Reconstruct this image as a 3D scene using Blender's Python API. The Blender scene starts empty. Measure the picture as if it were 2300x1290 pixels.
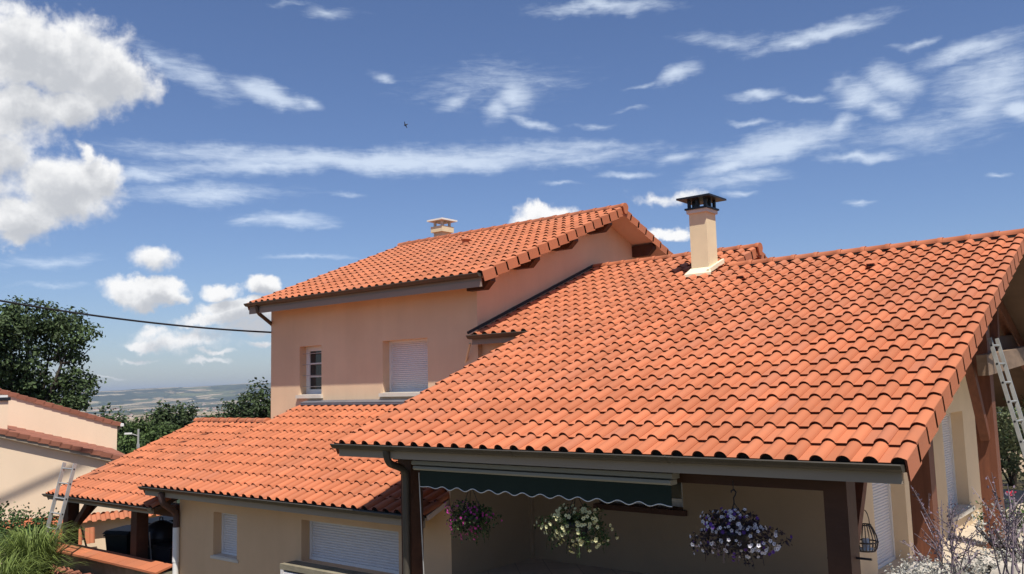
import bpy, math, random
from mathutils import Vector, Matrix
random.seed(7)
R = math.radians
C = bpy.context.scene.collection
SC = bpy.context.scene

# ------------------------------------------------------------------ camera
# the camera stands at the origin, about 1.6 m above a garden bank; x runs along the ridges, y away from the street, z up
CR = Vector((0.7746, 0.6319, -0.0260)).normalized()
CF = Vector((-0.6259, 0.7720, 0.1107)).normalized()
CU = CR.cross(CF).normalized(); CR = CF.cross(CU).normalized()
FOC = 1936.5
cam_d = bpy.data.cameras.new('camera'); cam = bpy.data.objects.new('camera', cam_d); C.objects.link(cam)
cam_d.sensor_width = 36; cam_d.lens = 36*FOC/2300; cam_d.clip_start = 0.05; cam_d.clip_end = 120000
M = Matrix.Identity(4)
for i in range(3):
    M[i][0], M[i][1], M[i][2] = CR[i], CU[i], -CF[i]
cam.matrix_world = M
SC.camera = cam

def ray(x, y): return CF + CR*((x-1150)/FOC) - CU*((y-645)/FOC)
def atX(x, y, X): d = ray(x, y); return d*(X/d.x)
def atY(x, y, Y): d = ray(x, y); return d*(Y/d.y)
def atZ(x, y, Z): d = ray(x, y); return d*(Z/d.z)
def atD(x, y, D): d = ray(x, y); return d*(D/math.hypot(d.x, d.y))

# ------------------------------------------------------------------ world, sun, exposure
SUN = Vector((0.42, -0.335, 1.0)).normalized()          # towards the sun
SUN_EL = math.asin(SUN.z); SUN_AZ = math.atan2(SUN.x, SUN.y)
SC.view_settings.view_transform = 'Standard'; SC.view_settings.look = 'None'
SC.view_settings.exposure = 0.30; SC.view_settings.gamma = 1
SC.cycles.use_denoising = True
SC.cycles.max_bounces = 8; SC.cycles.volume_bounces = 0
SC.cycles.transparent_max_bounces = 12

world = bpy.data.worlds.new('World'); SC.world = world; world.use_nodes = True
# clouds in the sky as (azimuth, elevation, half width, half height, tilt, weight), all in degrees
CUMULUS = [
    (-68.1, 19.45, 5.34, 2.92, 7.5, 1), (-64.67, 18.78, 3.42, 2.45, -4, 1), (-69.52, 20.09, 3.1, 2.28, 8.7, 1), 
    (-68.94, 16.72, 3.59, 1.61, 6.9, 0.9), (-66.46, 16.9, 1.97, 1.52, 6.4, 0.9), (-69.64, 13.87, 1.96, 1.88, 5.9, 0.75), 
    (-66.68, 11.97, 3.18, 2.46, 4.1, 1), (-68.95, 10.25, 2.56, 1.66, 3.8, 1), (-65.14, 13.14, 1.66, 1.4, 25.3, 0.9), 
    (-65.66, 14.27, 0.71, 0.96, 25.9, 0.7), (-69.48, 9.19, 1.25, 0.89, 3.5, 0.8), (-61.66, 8.31, 1.62, 0.98, 1.7, 0.72), 
    (-62.25, 6.03, 2.91, 1.1, 0.8, 1.3), (-60.46, 5.83, 1.12, 0.62, 0.6, 1.04), (-55.27, 6.67, 1.34, 0.95, 0.3, 1.3), 
    (-57.7, 6.03, 1.46, 0.75, 0.4, 0.98), (-56.08, 4.82, 3.89, 0.95, -0.3, 1.3), (-58.22, 4.35, 2.61, 0.56, -0.2, 1.04), 
    (-60.29, 3.16, 3.7, 0.74, -0.5, 0.55), (-62.32, 3.09, 1.36, 0.43, -0.3, 0.78), (-56.07, 3.89, 2.37, 0.44, -0.5, 0.65), 
    (-58.2, 2.45, 1.73, 0.25, -0.8, 0.59), (-61.83, 3.72, 1.1, 0.49, -0.1, 0.65), (-55.25, 3.12, 1.19, 0.25, -0.7, 0.52), 
    (-62.55, 2.09, 1.63, 0.18, -0.8, 0.45), (-58.45, 1.95, 1.72, 0.22, -0.9, 0.52), (-63.99, 0.91, 1.06, 0.15, -1.2, 0.26), 
    (-36.36, 11.09, 2.33, 0.88, -2.2, 1), (-37.42, 10.74, 1.8, 0.65, -1.9, 0.9), (-28.43, 9.55, 1.67, 0.58, -3.4, 1), 
    (-29.74, 9.45, 1.16, 0.35, -3.1, 0.6), (-27.15, 11.96, 1.09, 0.52, -4, 0.55), (-29.34, 11.84, 1.75, 0.4, -3.6, 0.35), 
    (-71.99, 14.71, 4.53, 4.81, 6.8, 1), 
]
CIRRUS = [
    (-16.2, 17.03, 1.91, 1.33, 1.7, 1), (-14.24, 17.44, 2.03, 1.14, -19.3, 1), (-14.86, 15.96, 1.52, 0.94, -8.5, 0.85), 
    (-17.21, 17.75, 1.16, 0.76, 12, 0.7), (-7.64, 14.65, 1.32, 0.7, -4.8, 1.2), (-13.1, 14.25, 4.7, 1.31, 1.9, 0.6), 
    (-40.2, 19.61, 4.89, 1.39, 2.8, 0.3), (-54.78, 18.54, 3.4, 0.88, -10.7, 1.15), (-52.49, 18.17, 1.27, 0.57, -22, 1), 
    (-59.76, 19.56, 3.45, 0.98, -21.5, 0.75), (-61.63, 20.28, 1.53, 0.65, -24.7, 0.7), (-46.34, 14.74, 20.32, 0.97, 0.2, 1.15), 
    (-55.03, 14.16, 9.61, 0.72, 5.2, 0.9), (-38.8, 15.16, 9.89, 0.86, -0.8, 0.85), (-62.27, 13.14, 2.09, 0.53, 7.8, 0.9), 
    (-58.31, 12.29, 5.84, 0.72, 4.1, 0.72), (-53.9, 10.81, 3.71, 0.62, 3, 0.85), (-56.12, 10.7, 1.66, 0.28, 1.5, 0.8), 
    (-67.49, 7.69, 3.34, 0.47, 5.6, 0.6), (-52.48, 8.46, 3.44, 0.23, 0.2, 0.6), (-67.22, 6.45, 2.37, 0.21, 1.6, 0.4), 
    (-38.39, 18.72, 1.87, 1.42, 16.7, 1), (-39.64, 17.9, 1.34, 0.99, 36.5, 0.95), (-42.36, 18.65, 1.45, 0.57, 22.6, 0.7), 
    (-37.38, 16.99, 2.12, 0.4, -16.3, 0.7), (-47.47, 20.01, 0.95, 0.45, -12.8, 0.8), (-51.17, 23.83, 2.08, 0.47, 2.8, 0.55), 
    (-53.94, 24.18, 1.75, 0.21, 4, 0.4), (-32.69, 24.03, 5.12, 0.59, -2, 0.85), (-27.5, 19.49, 2, 0.67, 15.5, 0.95), 
    (-29.9, 19, 1.47, 0.22, 9.6, 0.6), (-18.33, 20.87, 5.11, 0.69, 7.1, 1), (-16.7, 21.03, 2.57, 0.52, 0, 1), (-19.72, 20.5, 1.59, 0.38, 11.2, 1), 
    (-23.91, 21.17, 3.13, 0.58, -9.9, 0.55), (-22.26, 17.81, 1.81, 0.38, -4.8, 0.85), (-19.53, 17.21, 1.35, 0.24, -7.4, 0.7), 
    (-21.35, 14.46, 5.3, 1.22, 5.5, 1.1), (-24.34, 13.62, 3.05, 0.62, 12.7, 1), (-16.47, 13.23, 2.79, 0.4, -5.1, 0.95), 
    (-17.51, 15.25, 1.41, 0.66, 18.5, 0.9), (-24.4, 12.64, 4.14, 0.62, 2.9, 0.6), (-22.98, 12.88, 2.76, 0.62, -5.4, 0.7), 
    (-9.87, 18.38, 3.79, 0.76, 5.4, 0.95), (-8.86, 16.38, 3.49, 2.15, 8.7, 0.85), (-9.67, 15.01, 2.68, 1.28, 12.1, 0.65), 
    (-31.19, 13.54, 2.36, 0.32, -1.6, 0.85), (-22.79, 16.08, 1.4, 0.27, -9, 0.75), (-34.25, 15.43, 5.95, 0.46, -0.6, 0.6), 
    (-27.76, 14.46, 1.74, 0.57, 0.4, 0.7), (-16.65, 10.61, 0.92, 0.19, -0.6, 0.7), (-9.05, 11.28, 0.81, 0.2, -8.1, 0.65), 
    (-23.74, 11.79, 1.11, 0.28, 3.3, 0.75), (-35.39, 13.02, 1.5, 0.17, -2.4, 0.5), (-30.57, 17.5, 1.19, 0.17, 0.7, 0.45), 
    (-49.89, 12.66, 0.88, 0.17, 0.8, 0.4), (-33.3, 16.67, 1.5, 0.23, -3.2, 0.5), (-12.69, 19.49, 1.45, 0.26, 1.7, 0.6), 
    (-44.53, 15.38, 6.05, 0.29, 2.1, 0.5), 
]

def build_world():
    nt = world.node_tree; N, L = nt.nodes, nt.links; N.clear()
    def node(t, **k):
        n = N.new(t)
        for a, b in k.items(): setattr(n, a, b)
        return n
    def math_(op, a, b=None, c=None, clamp=False):
        n = node('ShaderNodeMath', operation=op, use_clamp=clamp)
        for i, v in enumerate((a, b, c)):
            if v is None: continue
            if isinstance(v, (int, float)): n.inputs[i].default_value = v
            else: L.new(v, n.inputs[i])
        return n.outputs[0]
    def vm(op, a, b=None, s=None):
        n = node('ShaderNodeVectorMath', operation=op)
        for i, v in enumerate((a, b)):
            if v is None: continue
            if isinstance(v, (tuple, list)): n.inputs[i].default_value = v
            else: L.new(v, n.inputs[i])
        if s is not None: n.inputs['Scale'].default_value = s
        return n.outputs[1] if op in ('LENGTH', 'DISTANCE', 'DOT_PRODUCT') else n.outputs[0]
    def smooth(v, lo, hi, a=0.0, b=1.0):
        n = node('ShaderNodeMapRange', interpolation_type='SMOOTHSTEP')
        L.new(v, n.inputs[0])
        for i, q in zip((1, 2, 3, 4), (lo, hi, a, b)): n.inputs[i].default_value = q
        return n.outputs[0]
    def noise(vec, scale, detail=6, rough=.55, dist=0.0):
        n = node('ShaderNodeTexNoise'); L.new(vec, n.inputs['Vector'])
        n.inputs['Scale'].default_value = scale; n.inputs['Detail'].default_value = detail
        n.inputs['Roughness'].default_value = rough; n.inputs['Distortion'].default_value = dist
        return n
    def mixc(f, a, b):
        n = node('ShaderNodeMix', data_type='RGBA')
        for s, v in ((n.inputs[0], f), (n.inputs[6], a), (n.inputs[7], b)):
            if isinstance(v, (int, float)): s.default_value = v
            elif isinstance(v, tuple): s.default_value = v+(1,)
            else: L.new(v, s)
        return n.outputs[2]
    tc = node('ShaderNodeTexCoord'); d = tc.outputs['Generated']
    sep = node('ShaderNodeSeparateXYZ'); L.new(d, sep.inputs[0])
    az = math_('MULTIPLY', math_('ARCTAN2', sep.outputs[0], sep.outputs[1]), 180/math.pi)
    el = math_('MULTIPLY', math_('ARCSINE', sep.outputs[2]), 180/math.pi)
    cmb = node('ShaderNodeCombineXYZ'); L.new(az, cmb.inputs[0]); L.new(el, cmb.inputs[1])
    uv = cmb.outputs[0]
    def field(vec, blobs):
        acc = None
        for (a, e, rx, ry, rot, w) in blobs:
            mp = node('ShaderNodeMapping', vector_type='TEXTURE'); 
            if acc is None: L.new(vec, mp.inputs[0])
            else:                                       # tiny dependency keeps the shader evaluating blob after blob
                k = node('ShaderNodeVectorMath', operation='MULTIPLY_ADD'); L.new(acc, k.inputs[0]); k.inputs[1].default_value = (1e-7, 1e-7, 0); L.new(vec, k.inputs[2]); L.new(k.outputs[0], mp.inputs[0])
            mp.inputs[1].default_value = (a, e, 0); mp.inputs[2].default_value = (0, 0, R(rot)); mp.inputs[3].default_value = (rx, ry, 1)
            v = math_('MULTIPLY_ADD', vm('LENGTH', mp.outputs[0]), -w, w)
            acc = v if acc is None else math_('SMOOTH_MAX', acc, v, .12)
        return acc
    # cumulus: warped, hard upper edge, grey base
    n1 = noise(uv, .28, 7, .6, .3)
    wv = vm('SCALE', vm('SUBTRACT', n1.outputs['Color'], (.5, .5, .5)), None, 2.6)
    n2 = noise(uv, 1.1, 6, .6)
    wv2 = vm('SCALE', vm('SUBTRACT', n2.outputs['Color'], (.5, .5, .5)), None, .8)
    cuv = vm('ADD', vm('ADD', uv, wv), wv2)
    n3 = noise(uv, .62, 8, .6)
    f0 = field(cuv, CUMULUS)
    dens = smooth(math_('ADD', f0, math_('MULTIPLY_ADD', n3.outputs[0], .85, -.42)), -.06, .46)
    up = vm('ADD', cuv, (-.25, .85, 0))
    f1 = field(up, CUMULUS)
    n4 = noise(vm('ADD', uv, (-.25, .6, 0)), .62, 8, .6)
    diff = math_('SUBTRACT', n4.outputs[0], n3.outputs[0])
    shade = smooth(math_('ADD', math_('MULTIPLY_ADD', diff, .8, 0.0), f1), -.15, .85)
    ccol = mixc(shade, (1.02, 1.02, 1.02), (.58, .60, .64))
    # cirrus: streaks
    ms = node('ShaderNodeMapping'); L.new(uv, ms.inputs[0]); ms.inputs[2].default_value = (0, 0, R(-9)); ms.inputs[3].default_value = (.22, 1.0, 1)
    s1 = noise(ms.outputs[0], .55, 8, .62, .6)
    s2 = noise(ms.outputs[0], 3.2, 7, .65, .5)
    n5 = noise(uv, .35, 5, .55)
    wv3 = vm('SCALE', vm('SUBTRACT', n5.outputs['Color'], (.5, .5, .5)), None, 1.6)
    f2 = field(vm('ADD', uv, wv3), CIRRUS)
    sn = math_('ADD', math_('MULTIPLY', s1.outputs[0], .62), math_('MULTIPLY', s2.outputs[0], .62))
    ci = smooth(math_('ADD', f2, math_('MULTIPLY_ADD', sn, 1.35, -.80)), -.10, 1.05)
    # clear sky
    sky = node('ShaderNodeTexSky', sky_type='NISHITA'); sky.sun_disc = False
    sky.sun_elevation = SUN_EL; sky.sun_rotation = SUN_AZ
    sky.air_density = 1.0; sky.dust_density = .6; sky.ozone_density = 2.2; sky.altitude = 250
    K = SKY_STRENGTH
    tn = node('ShaderNodeVectorMath', operation='MULTIPLY'); L.new(sky.outputs[0], tn.inputs[0]); tn.inputs[1].default_value = (.89, .965, 1.19)
    c1 = mixc(math_('MULTIPLY', ci, .68), tn.outputs[0], tuple(v/K for v in (.70, .78, .88)))
    cc = node('ShaderNodeVectorMath', operation='SCALE'); L.new(ccol, cc.inputs[0]); cc.inputs['Scale'].default_value = .80/K
    c2 = mixc(dens, c1, cc.outputs[0])
    bg = node('ShaderNodeBackground'); L.new(c2, bg.inputs[0]); bg.inputs[1].default_value = K
    out = node('ShaderNodeOutputWorld'); L.new(bg.outputs[0], out.inputs[0])
SKY_STRENGTH = .075
build_world()
world.cycles.sampling_method = 'MANUAL'; world.cycles.sample_map_resolution = 1024

sun_d = bpy.data.lights.new('sun', 'SUN'); sun = bpy.data.objects.new('sun', sun_d); C.objects.link(sun)
sun_d.energy = 4.8; sun_d.angle = R(.53); sun_d.color = (1.0, .95, .87)
sun.rotation_euler = SUN.to_track_quat('Z', 'Y').to_euler(); sun.location = (10, -10, 40)

# ------------------------------------------------------------------ materials
def mat(name, col, rough=.8, var=.12, vscale=1.5, bump=0.0, bscale=40, metal=0.0, island=0.0, col2=None, c2scale=.6, c2lo=.52, c2hi=.7, stretch=(1, 1, 1), spec=.3, trans=None, odd=None, streak=0):
    m = bpy.data.materials.new(name); m.use_nodes = True
    nt = m.node_tree; N, L = nt.nodes, nt.links
    b = N['Principled BSDF']; b.inputs['Roughness'].default_value = rough; b.inputs['Metallic'].default_value = metal
    b.inputs['Specular IOR Level'].default_value = spec
    tc = N.new('ShaderNodeTexCoord'); mp = N.new('ShaderNodeMapping'); mp.inputs[3].default_value = stretch
    L.new(tc.outputs['Object'], mp.inputs[0])
    def noise(s, d=5, r=.6):
        n = N.new('ShaderNodeTexNoise'); n.inputs['Scale'].default_value = s; n.inputs['Detail'].default_value = d; n.inputs['Roughness'].default_value = r
        L.new(mp.outputs[0], n.inputs[0]); return n.outputs[0]
    cur = N.new('ShaderNodeRGB'); cur.outputs[0].default_value = tuple(col)+(1,); cur = cur.outputs[0]
    if col2 is not None:
        r = N.new('ShaderNodeMapRange'); r.inputs[1].default_value = c2lo; r.inputs[2].default_value = c2hi; L.new(noise(c2scale), r.inputs[0])
        x = N.new('ShaderNodeMix'); x.data_type = 'RGBA'; L.new(r.outputs[0], x.inputs[0]); L.new(cur, x.inputs[6]); x.inputs[7].default_value = tuple(col2)+(1,); cur = x.outputs[2]
    def vary(src, amt, cur):
        r = N.new('ShaderNodeMapRange'); r.inputs[1].default_value = .25 if src is not None else 0; r.inputs[2].default_value = .75; r.inputs[3].default_value = 1-amt; r.inputs[4].default_value = 1+amt
        L.new(src, r.inputs[0])
        x = N.new('ShaderNodeVectorMath'); x.operation = 'SCALE'; L.new(cur, x.inputs[0]); L.new(r.outputs[0], x.inputs['Scale']); return x.outputs[0]
    if var: cur = vary(noise(vscale), var, cur)
    if streak:
        m3 = N.new('ShaderNodeMapping'); m3.inputs[3].default_value = (1.0, 1.0, .10); L.new(tc.outputs['Object'], m3.inputs[0])
        n3 = N.new('ShaderNodeTexNoise'); n3.inputs['Scale'].default_value = 2.5; n3.inputs['Detail'].default_value = 6; L.new(m3.outputs[0], n3.inputs[0]); cur = vary(n3.outputs[0], streak, cur)
    if odd:
        g0 = N.new('ShaderNodeNewGeometry'); r0 = N.new('ShaderNodeMapRange'); r0.inputs[1].default_value = .80; r0.inputs[2].default_value = 1.0; L.new(g0.outputs['Random Per Island'], r0.inputs[0])
        x0 = N.new('ShaderNodeMix'); x0.data_type = 'RGBA'; L.new(r0.outputs[0], x0.inputs[0]); L.new(cur, x0.inputs[6]); x0.inputs[7].default_value = tuple(odd)+(1,); cur = x0.outputs[2]
    if island:
        g = N.new('ShaderNodeNewGeometry'); cur = vary(g.outputs['Random Per Island'], island, cur)
    L.new(cur, b.inputs['Base Color'])
    if bump:
        bp = N.new('ShaderNodeBump'); bp.inputs['Strength'].default_value = bump; bp.inputs['Distance'].default_value = .01
        L.new(noise(bscale, 4), bp.inputs['Height']); L.new(bp.outputs[0], b.inputs['Normal'])
    if trans:
        t = N.new('ShaderNodeBsdfTranslucent'); L.new(cur, t.inputs[0]); x = N.new('ShaderNodeMixShader'); x.inputs[0].default_value = trans
        L.new(b.outputs[0], x.inputs[1]); L.new(t.outputs[0], x.inputs[2]); L.new(x.outputs[0], N['Material Output'].inputs[0])
    return m

TILE = mat('terracotta', (.465, .153, .070), .82, .10, .8, .25, 60, island=.10, col2=(.40, .150, .078), c2scale=.5, c2lo=.5, c2hi=.72, odd=(.38, .135, .070))
TILE_OLD = mat('old_terracotta', (.27, .105, .065), .85, .2, 1.2, .25, 60, island=.12)
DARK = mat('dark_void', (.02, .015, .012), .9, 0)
STUCCO = mat('peach_stucco', (.72, .515, .335), .92, .08, .6, .4, 70, col2=(.68, .47, .30), c2scale=.25, streak=.04)
STUCCO_L = mat('tan_stucco', (.68, .455, .265), .92, .08, .6, .4, 70, streak=.04)
STUCCO_N = mat('pale_peach_stucco', (.80, .62, .44), .92, .04, .7, .25, 80, streak=.02)
CREAM = mat('cream_render', (.74, .57, .37), .9, .05, 2, .3, 80, streak=.02)
CREAM_Y = mat('yellow_cream_render', (.74, .595, .375), .9, .06, 3, .3, 80, streak=.04)
STUCCO_SHADE = mat('shade_darkened_stucco', (.34, .25, .162), .92, .06, 1.5, .3, 70)  # house stucco with the porch's deep shade darkened into its colour
PALE = mat('pale_concrete', (.62, .56, .47), .85, .1, 3, .2, 50)
FLASH = mat('cream_flashing', (.80, .72, .50), .6, .06, 4)
ZINC = mat('bronze_gutter_metal', (.085, .075, .06), .5, .15, 4, metal=.35)
FASCIA = mat('taupe_board', (.33, .265, .195), .65, .12, 2, .1, 30, stretch=(.2, 1, 1))
FASCIA_U = mat('grey_brown_board', (.30, .23, .18), .65, .14, 2, .1, 30, stretch=(.2, 1, 1))
WOOD = mat('brown_stained_wood', (.15, .055, .03), .6, .28, 5, .25, 30, stretch=(3, 3, .25))
WOOD_D = mat('dark_stained_wood', (.075, .034, .02), .65, .25, 5, .2, 30, stretch=(.3, 1, 1))
WOOD_G = mat('weathered_timber', (.22, .15, .10), .75, .3, 4, .3, 25, stretch=(.5, .5, 2))
SOFFIT = mat('painted_soffit', (.66, .50, .40), .8, .05, 2)
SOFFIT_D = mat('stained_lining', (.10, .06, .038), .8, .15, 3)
WHITE = mat('white_pvc', (.74, .72, .68), .45, .04, 3)
SHUT = mat('white_shutter_slats', (.70, .66, .63), .5, .04, 3)
GREYPIPE = mat('grey_pipe', (.36, .35, .33), .5, .08, 3)
BLACKM = mat('black_metal', (.012, .013, .018), .45, .1, 5, spec=.4)
GLASS = mat('dark_glass', (.022, .025, .028), .08, 0, spec=.6)
BAR = mat('steel_bar', (.45, .44, .42), .4, .05, metal=.6)
LEADD = mat('dark_flashing', (.05, .042, .038), .7, .2, 3)
LEAD = mat('lead_flashing', (.16, .16, .18), .55, .2, 3, metal=.3)
ALU = mat('aluminium', (.50, .49, .46), .45, .15, 6, metal=.55)
BIN = mat('dark_green_plastic', (.018, .023, .02), .5, .1)
GREENC = mat('dark_green_canvas', (.016, .028, .02), .85, .12, 3)
AWN = mat('cream_lacquered_metal', (.33, .32, .265), .5, .05)
WHITEC = mat('white_trim', (.75, .75, .72), .8, 0)
CONC = mat('mossy_concrete', (.23, .20, .14), .9, .25, 3, .4, 30, col2=(.12, .13, .07), c2scale=2)
STONE = mat('pale_rock', (.50, .44, .36), .9, .25, 3, .6, 12)
BARK = mat('bark', (.06, .045, .035), .9, .3, 3, .5, 20)
LEAF_A = mat('chestnut_leaf', (.062, .092, .034), .6, .2, .5, island=.45, spec=.25, trans=.18)
LEAF_B = mat('dark_oak_leaf', (.048, .070, .027), .65, .2, .3, island=.45, spec=.2, trans=.15)
LEAF_C = mat('light_green_leaf', (.065, .10, .030), .65, .2, .4, island=.4, spec=.2, trans=.2)
LEAF_D = mat('basket_leaf', (.05, .085, .025), .6, .2, 3, island=.4, trans=.25)
LEAF_P = mat('bronze_leaf', (.045, .032, .04), .6, .2, 3, island=.4, trans=.2)
GRASS_L = mat('long_grass', (.17, .22, .055), .6, .2, 2, island=.35, trans=.3)
SHRUB_L = mat('shrub_leaf', (.055, .10, .028), .6, .2, 2, island=.4, trans=.2)
SILVER = mat('silver_leaf', (.42, .40, .34), .8, .2, 3, island=.4, trans=.2)
OLIVE = mat('olive_leaf', (.17, .20, .10), .7, .2, 2, island=.4, trans=.2)
TWIG = mat('grey_purple_twig', (.23, .18, .19), .8, .2, 5, island=.3)
BUD = mat('lavender_bud', (.15, .11, .14), .8, .2, 5, island=.4)
PINK = mat('magenta_petal', (.50, .05, .26), .6, .1, 5, island=.35, trans=.25)
YELLOW = mat('pale_yellow_petal', (.82, .78, .42), .6, .05, 5, island=.15, trans=.25)
WHITEP = mat('white_petal', (.78, .76, .80), .6, .05, 5, island=.15, trans=.25)
PURPLE = mat('violet_petal', (.13, .05, .30), .6, .1, 5, island=.3, trans=.2)
WICKER = mat('dark_wicker', (.07, .055, .045), .7, .2, 8)
CABLE = mat('black_cable', (.012, .012, .014), .7, 0)

# ------------------------------------------------------------------ mesh helpers
class MB:
    def __init__(s): s.v = []; s.f = []; s.m = []; s.sm = []
    def quad(s, pts, mi=0, smooth=False):
        n = len(s.v); s.v += [tuple(p) for p in pts]; s.f.append(tuple(range(n, n+len(pts)))); s.m.append(mi); s.sm.append(smooth)
    def faces(s, vs, fs, mi=0, smooth=False):
        n = len(s.v); s.v += [tuple(p) for p in vs]
        for f in fs: s.f.append(tuple(n+i for i in f)); s.m.append(mi); s.sm.append(smooth)
    def box(s, a, b, mi=0):
        x0, y0, z0 = (min(a[i], b[i]) for i in range(3)); x1, y1, z1 = (max(a[i], b[i]) for i in range(3))
        s.faces([(x0, y0, z0), (x1, y0, z0), (x1, y1, z0), (x0, y1, z0), (x0, y0, z1), (x1, y0, z1), (x1, y1, z1), (x0, y1, z1)],
                [(0, 3, 2, 1), (4, 5, 6, 7), (0, 1, 5, 4), (1, 2, 6, 5), (2, 3, 7, 6), (3, 0, 4, 7)], mi)
    def bar(s, p, q, w, h, up=(0, 0, 1), mi=0):      # box beam from p to q, w sideways, h along up
        p, q = Vector(p), Vector(q); d = (q-p).normalized(); up = Vector(up)
        if abs(d.dot(up)) > .98: up = Vector((0, 1, 0))
        a = d.cross(up).normalized(); u = a.cross(d).normalized()
        vs = [e+a*(w/2*i)+u*(h/2*j) for e in (p, q) for i, j in ((-1, -1), (1, -1), (1, 1), (-1, 1))]
        s.faces(vs, [(0, 1, 2, 3), (7, 6, 5, 4), (0, 4, 5, 1), (1, 5, 6, 2), (2, 6, 7, 3), (3, 7, 4, 0)], mi)
    def tube(s, pts, r, n=8, mi=0, cap=True):
        pts = [Vector(p) for p in pts]; rs = r if isinstance(r, (list, tuple)) else [r]*len(pts)
        t = (pts[1]-pts[0]).normalized(); a = t.orthogonal().normalized(); rings = []
        for i, p in enumerate(pts):
            if i == 0: t2 = (pts[1]-pts[0])
            elif i == len(pts)-1: t2 = pts[-1]-pts[-2]
            else: t2 = (pts[i+1]-p).normalized()+(p-pts[i-1]).normalized()
            t2.normalize(); a = (a-t2*a.dot(t2)).normalized(); b = t2.cross(a)
            rings.append([p+(a*math.cos(k*2*math.pi/n)+b*math.sin(k*2*math.pi/n))*rs[i] for k in range(n)])
        vs = [v for r_ in rings for v in r_]; fs = []
        for i in range(len(pts)-1):
            for k in range(n):
                fs.append((i*n+k, i*n+(k+1) % n, (i+1)*n+(k+1) % n, (i+1)*n+k))
        s.faces(vs, fs, mi, True)
        if cap:
            s.quad(rings[0][::-1], mi); s.quad(rings[-1], mi)
    def prism(s, poly, d, mi=0):                     # poly of 3d points, extruded by vector d
        d = Vector(d); a = [Vector(p) for p in poly]; b = [p+d for p in a]; n = len(a)
        s.faces(a+b, [tuple(range(n))[::-1], tuple(range(n, 2*n))]+[(i, (i+1) % n, n+(i+1) % n, n+i) for i in range(n)], mi)
    def lathe(s, c, prof, n=16, mi=0):
        c = Vector(c); vs = []; fs = []
        for (r, z) in prof: vs += [c+Vector((r*math.cos(k*2*math.pi/n), r*math.sin(k*2*math.pi/n), z)) for k in range(n)]
        for i in range(len(prof)-1):
            for k in range(n): fs.append((i*n+k, i*n+(k+1) % n, (i+1)*n+(k+1) % n, (i+1)*n+k))
        s.faces(vs, fs, mi, True)
    def build(s, name, mats, parent=None, loc=None):
        me = bpy.data.meshes.new(name)
        if loc is not None:
            l = Vector(loc); me.from_pydata([tuple(Vector(v)-l) for v in s.v], [], s.f)
        else: me.from_pydata(s.v, [], s.f)
        for m in (mats if isinstance(mats, (list, tuple)) else [mats]): me.materials.append(m)
        me.polygons.foreach_set('material_index', s.m); me.polygons.foreach_set('use_smooth', s.sm); me.update()
        o = bpy.data.objects.new(name, me); C.objects.link(o)
        if loc is not None: o.location = loc
        if parent is not None:
            o.parent = parent
            o.matrix_parent_inverse = Matrix.Translation(-WL.get(parent.name, Vector((0, 0, 0))))
        WL[o.name] = (Vector(loc) if loc is not None else Vector((0, 0, 0)))
        return o
WL = {}
def tag(o, label=None, cat=None, group=None, kind=None):
    for k, v in (('label', label), ('category', cat), ('group', group), ('kind', kind)):
        if v: o[k] = v
    return o
def thing(name, loc, label, cat, group=None):
    o = bpy.data.objects.new(name, None); C.objects.link(o); o.location = loc; WL[o.name] = Vector(loc); o.empty_display_size = .2
    return tag(o, label, cat, group)

# ------------------------------------------------------------------ roof tiles
P, G, SL = .234, .3611, .385
CS = 1/math.hypot(1, SL); SN = SL*CS
def _arc(k, n=8, sag=.050, c=.56*P):
    rr = (c*c/4+sag*sag)/(2*sag); th = math.asin(c/2/rr); a = -th+2*th*k/n
    return (.44*P+c/2+rr*math.sin(a), sag-rr+rr*math.cos(a)+.004)
ROLL = [(0, .0), (.435*P, .0)] + [_arc(k) for k in range(0, 8)] + [(P, .007), (P, -.006)]
ROLL_VR = [(0, .0), (.435*P, .0)] + [_arc(k) for k in range(0, 6)] + [(P*.99, .034), (P*1.02, .026), (P*1.02, -.17)]
ROLL_VL = [(-.04*P, -.17), (-.04*P, .012), (.03*P, .016), (.2*P, .004)] + ROLL[1:]
def tile(mb, o, u, v, w, prof, th=.021, lift=.033, ln=None, rnd=None):
    """one tile: top skin and an undercut front lip"""
    rnd = rnd or random
    dv = rnd.uniform(-.005, .005); dw = rnd.uniform(-.0015, .0015); tw = rnd.uniform(-.003, .003)
    ln = ln or G+.045; n = len(prof); vs = []
    for (a, h) in prof: vs.append(o+u*a+v*(dv-.005)+w*(h+lift+dw+tw*a/P))
    for (a, h) in prof: vs.append(o+u*a+v*(dv+ln*.5)+w*(h+lift*.5+dw))
    for (a, h) in prof: vs.append(o+u*a+v*(dv+ln)+w*(h+.001))
    for i, (a, h) in enumerate(prof):
        if prof[-1][1] < -.1 and i >= n-2: off = -u*th+v*.004
        elif prof[0][1] < -.1 and i < 2: off = u*th+v*.004
        else: off = v*.020-w*th
        vs.append(vs[i]+off+v*.005)
    k = len(mb.v); mb.v += [tuple(q) for q in vs]+[tuple(q) for q in vs[:n]]
    for i in range(n-1):
        (a0, h0), (a1, h1) = prof[i], prof[i+1]
        sm = i >= 2 and abs(a1-a0) > 1e-4 and min(h0, h1) > .003 and h1 < .2 and prof is not FLAT_ and a1 < P*.999
        for f in ((i, i+1, n+i+1, n+i), (n+i, n+i+1, 2*n+i+1, 2*n+i)): mb.f.append(tuple(k+q for q in f)); mb.m.append(0); mb.sm.append(sm)
        mb.f.append((k+3*n+i, k+3*n+i+1, k+4*n+i+1, k+4*n+i)); mb.m.append(1); mb.sm.append(False)
FLAT_ = None
ALU_D = mat('dull_aluminium', (.33, .33, .31), .5, .2, 6, metal=.4)
LIP = mat('tile_edge', (.20, .055, .03), .9, .15, 4)
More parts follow.
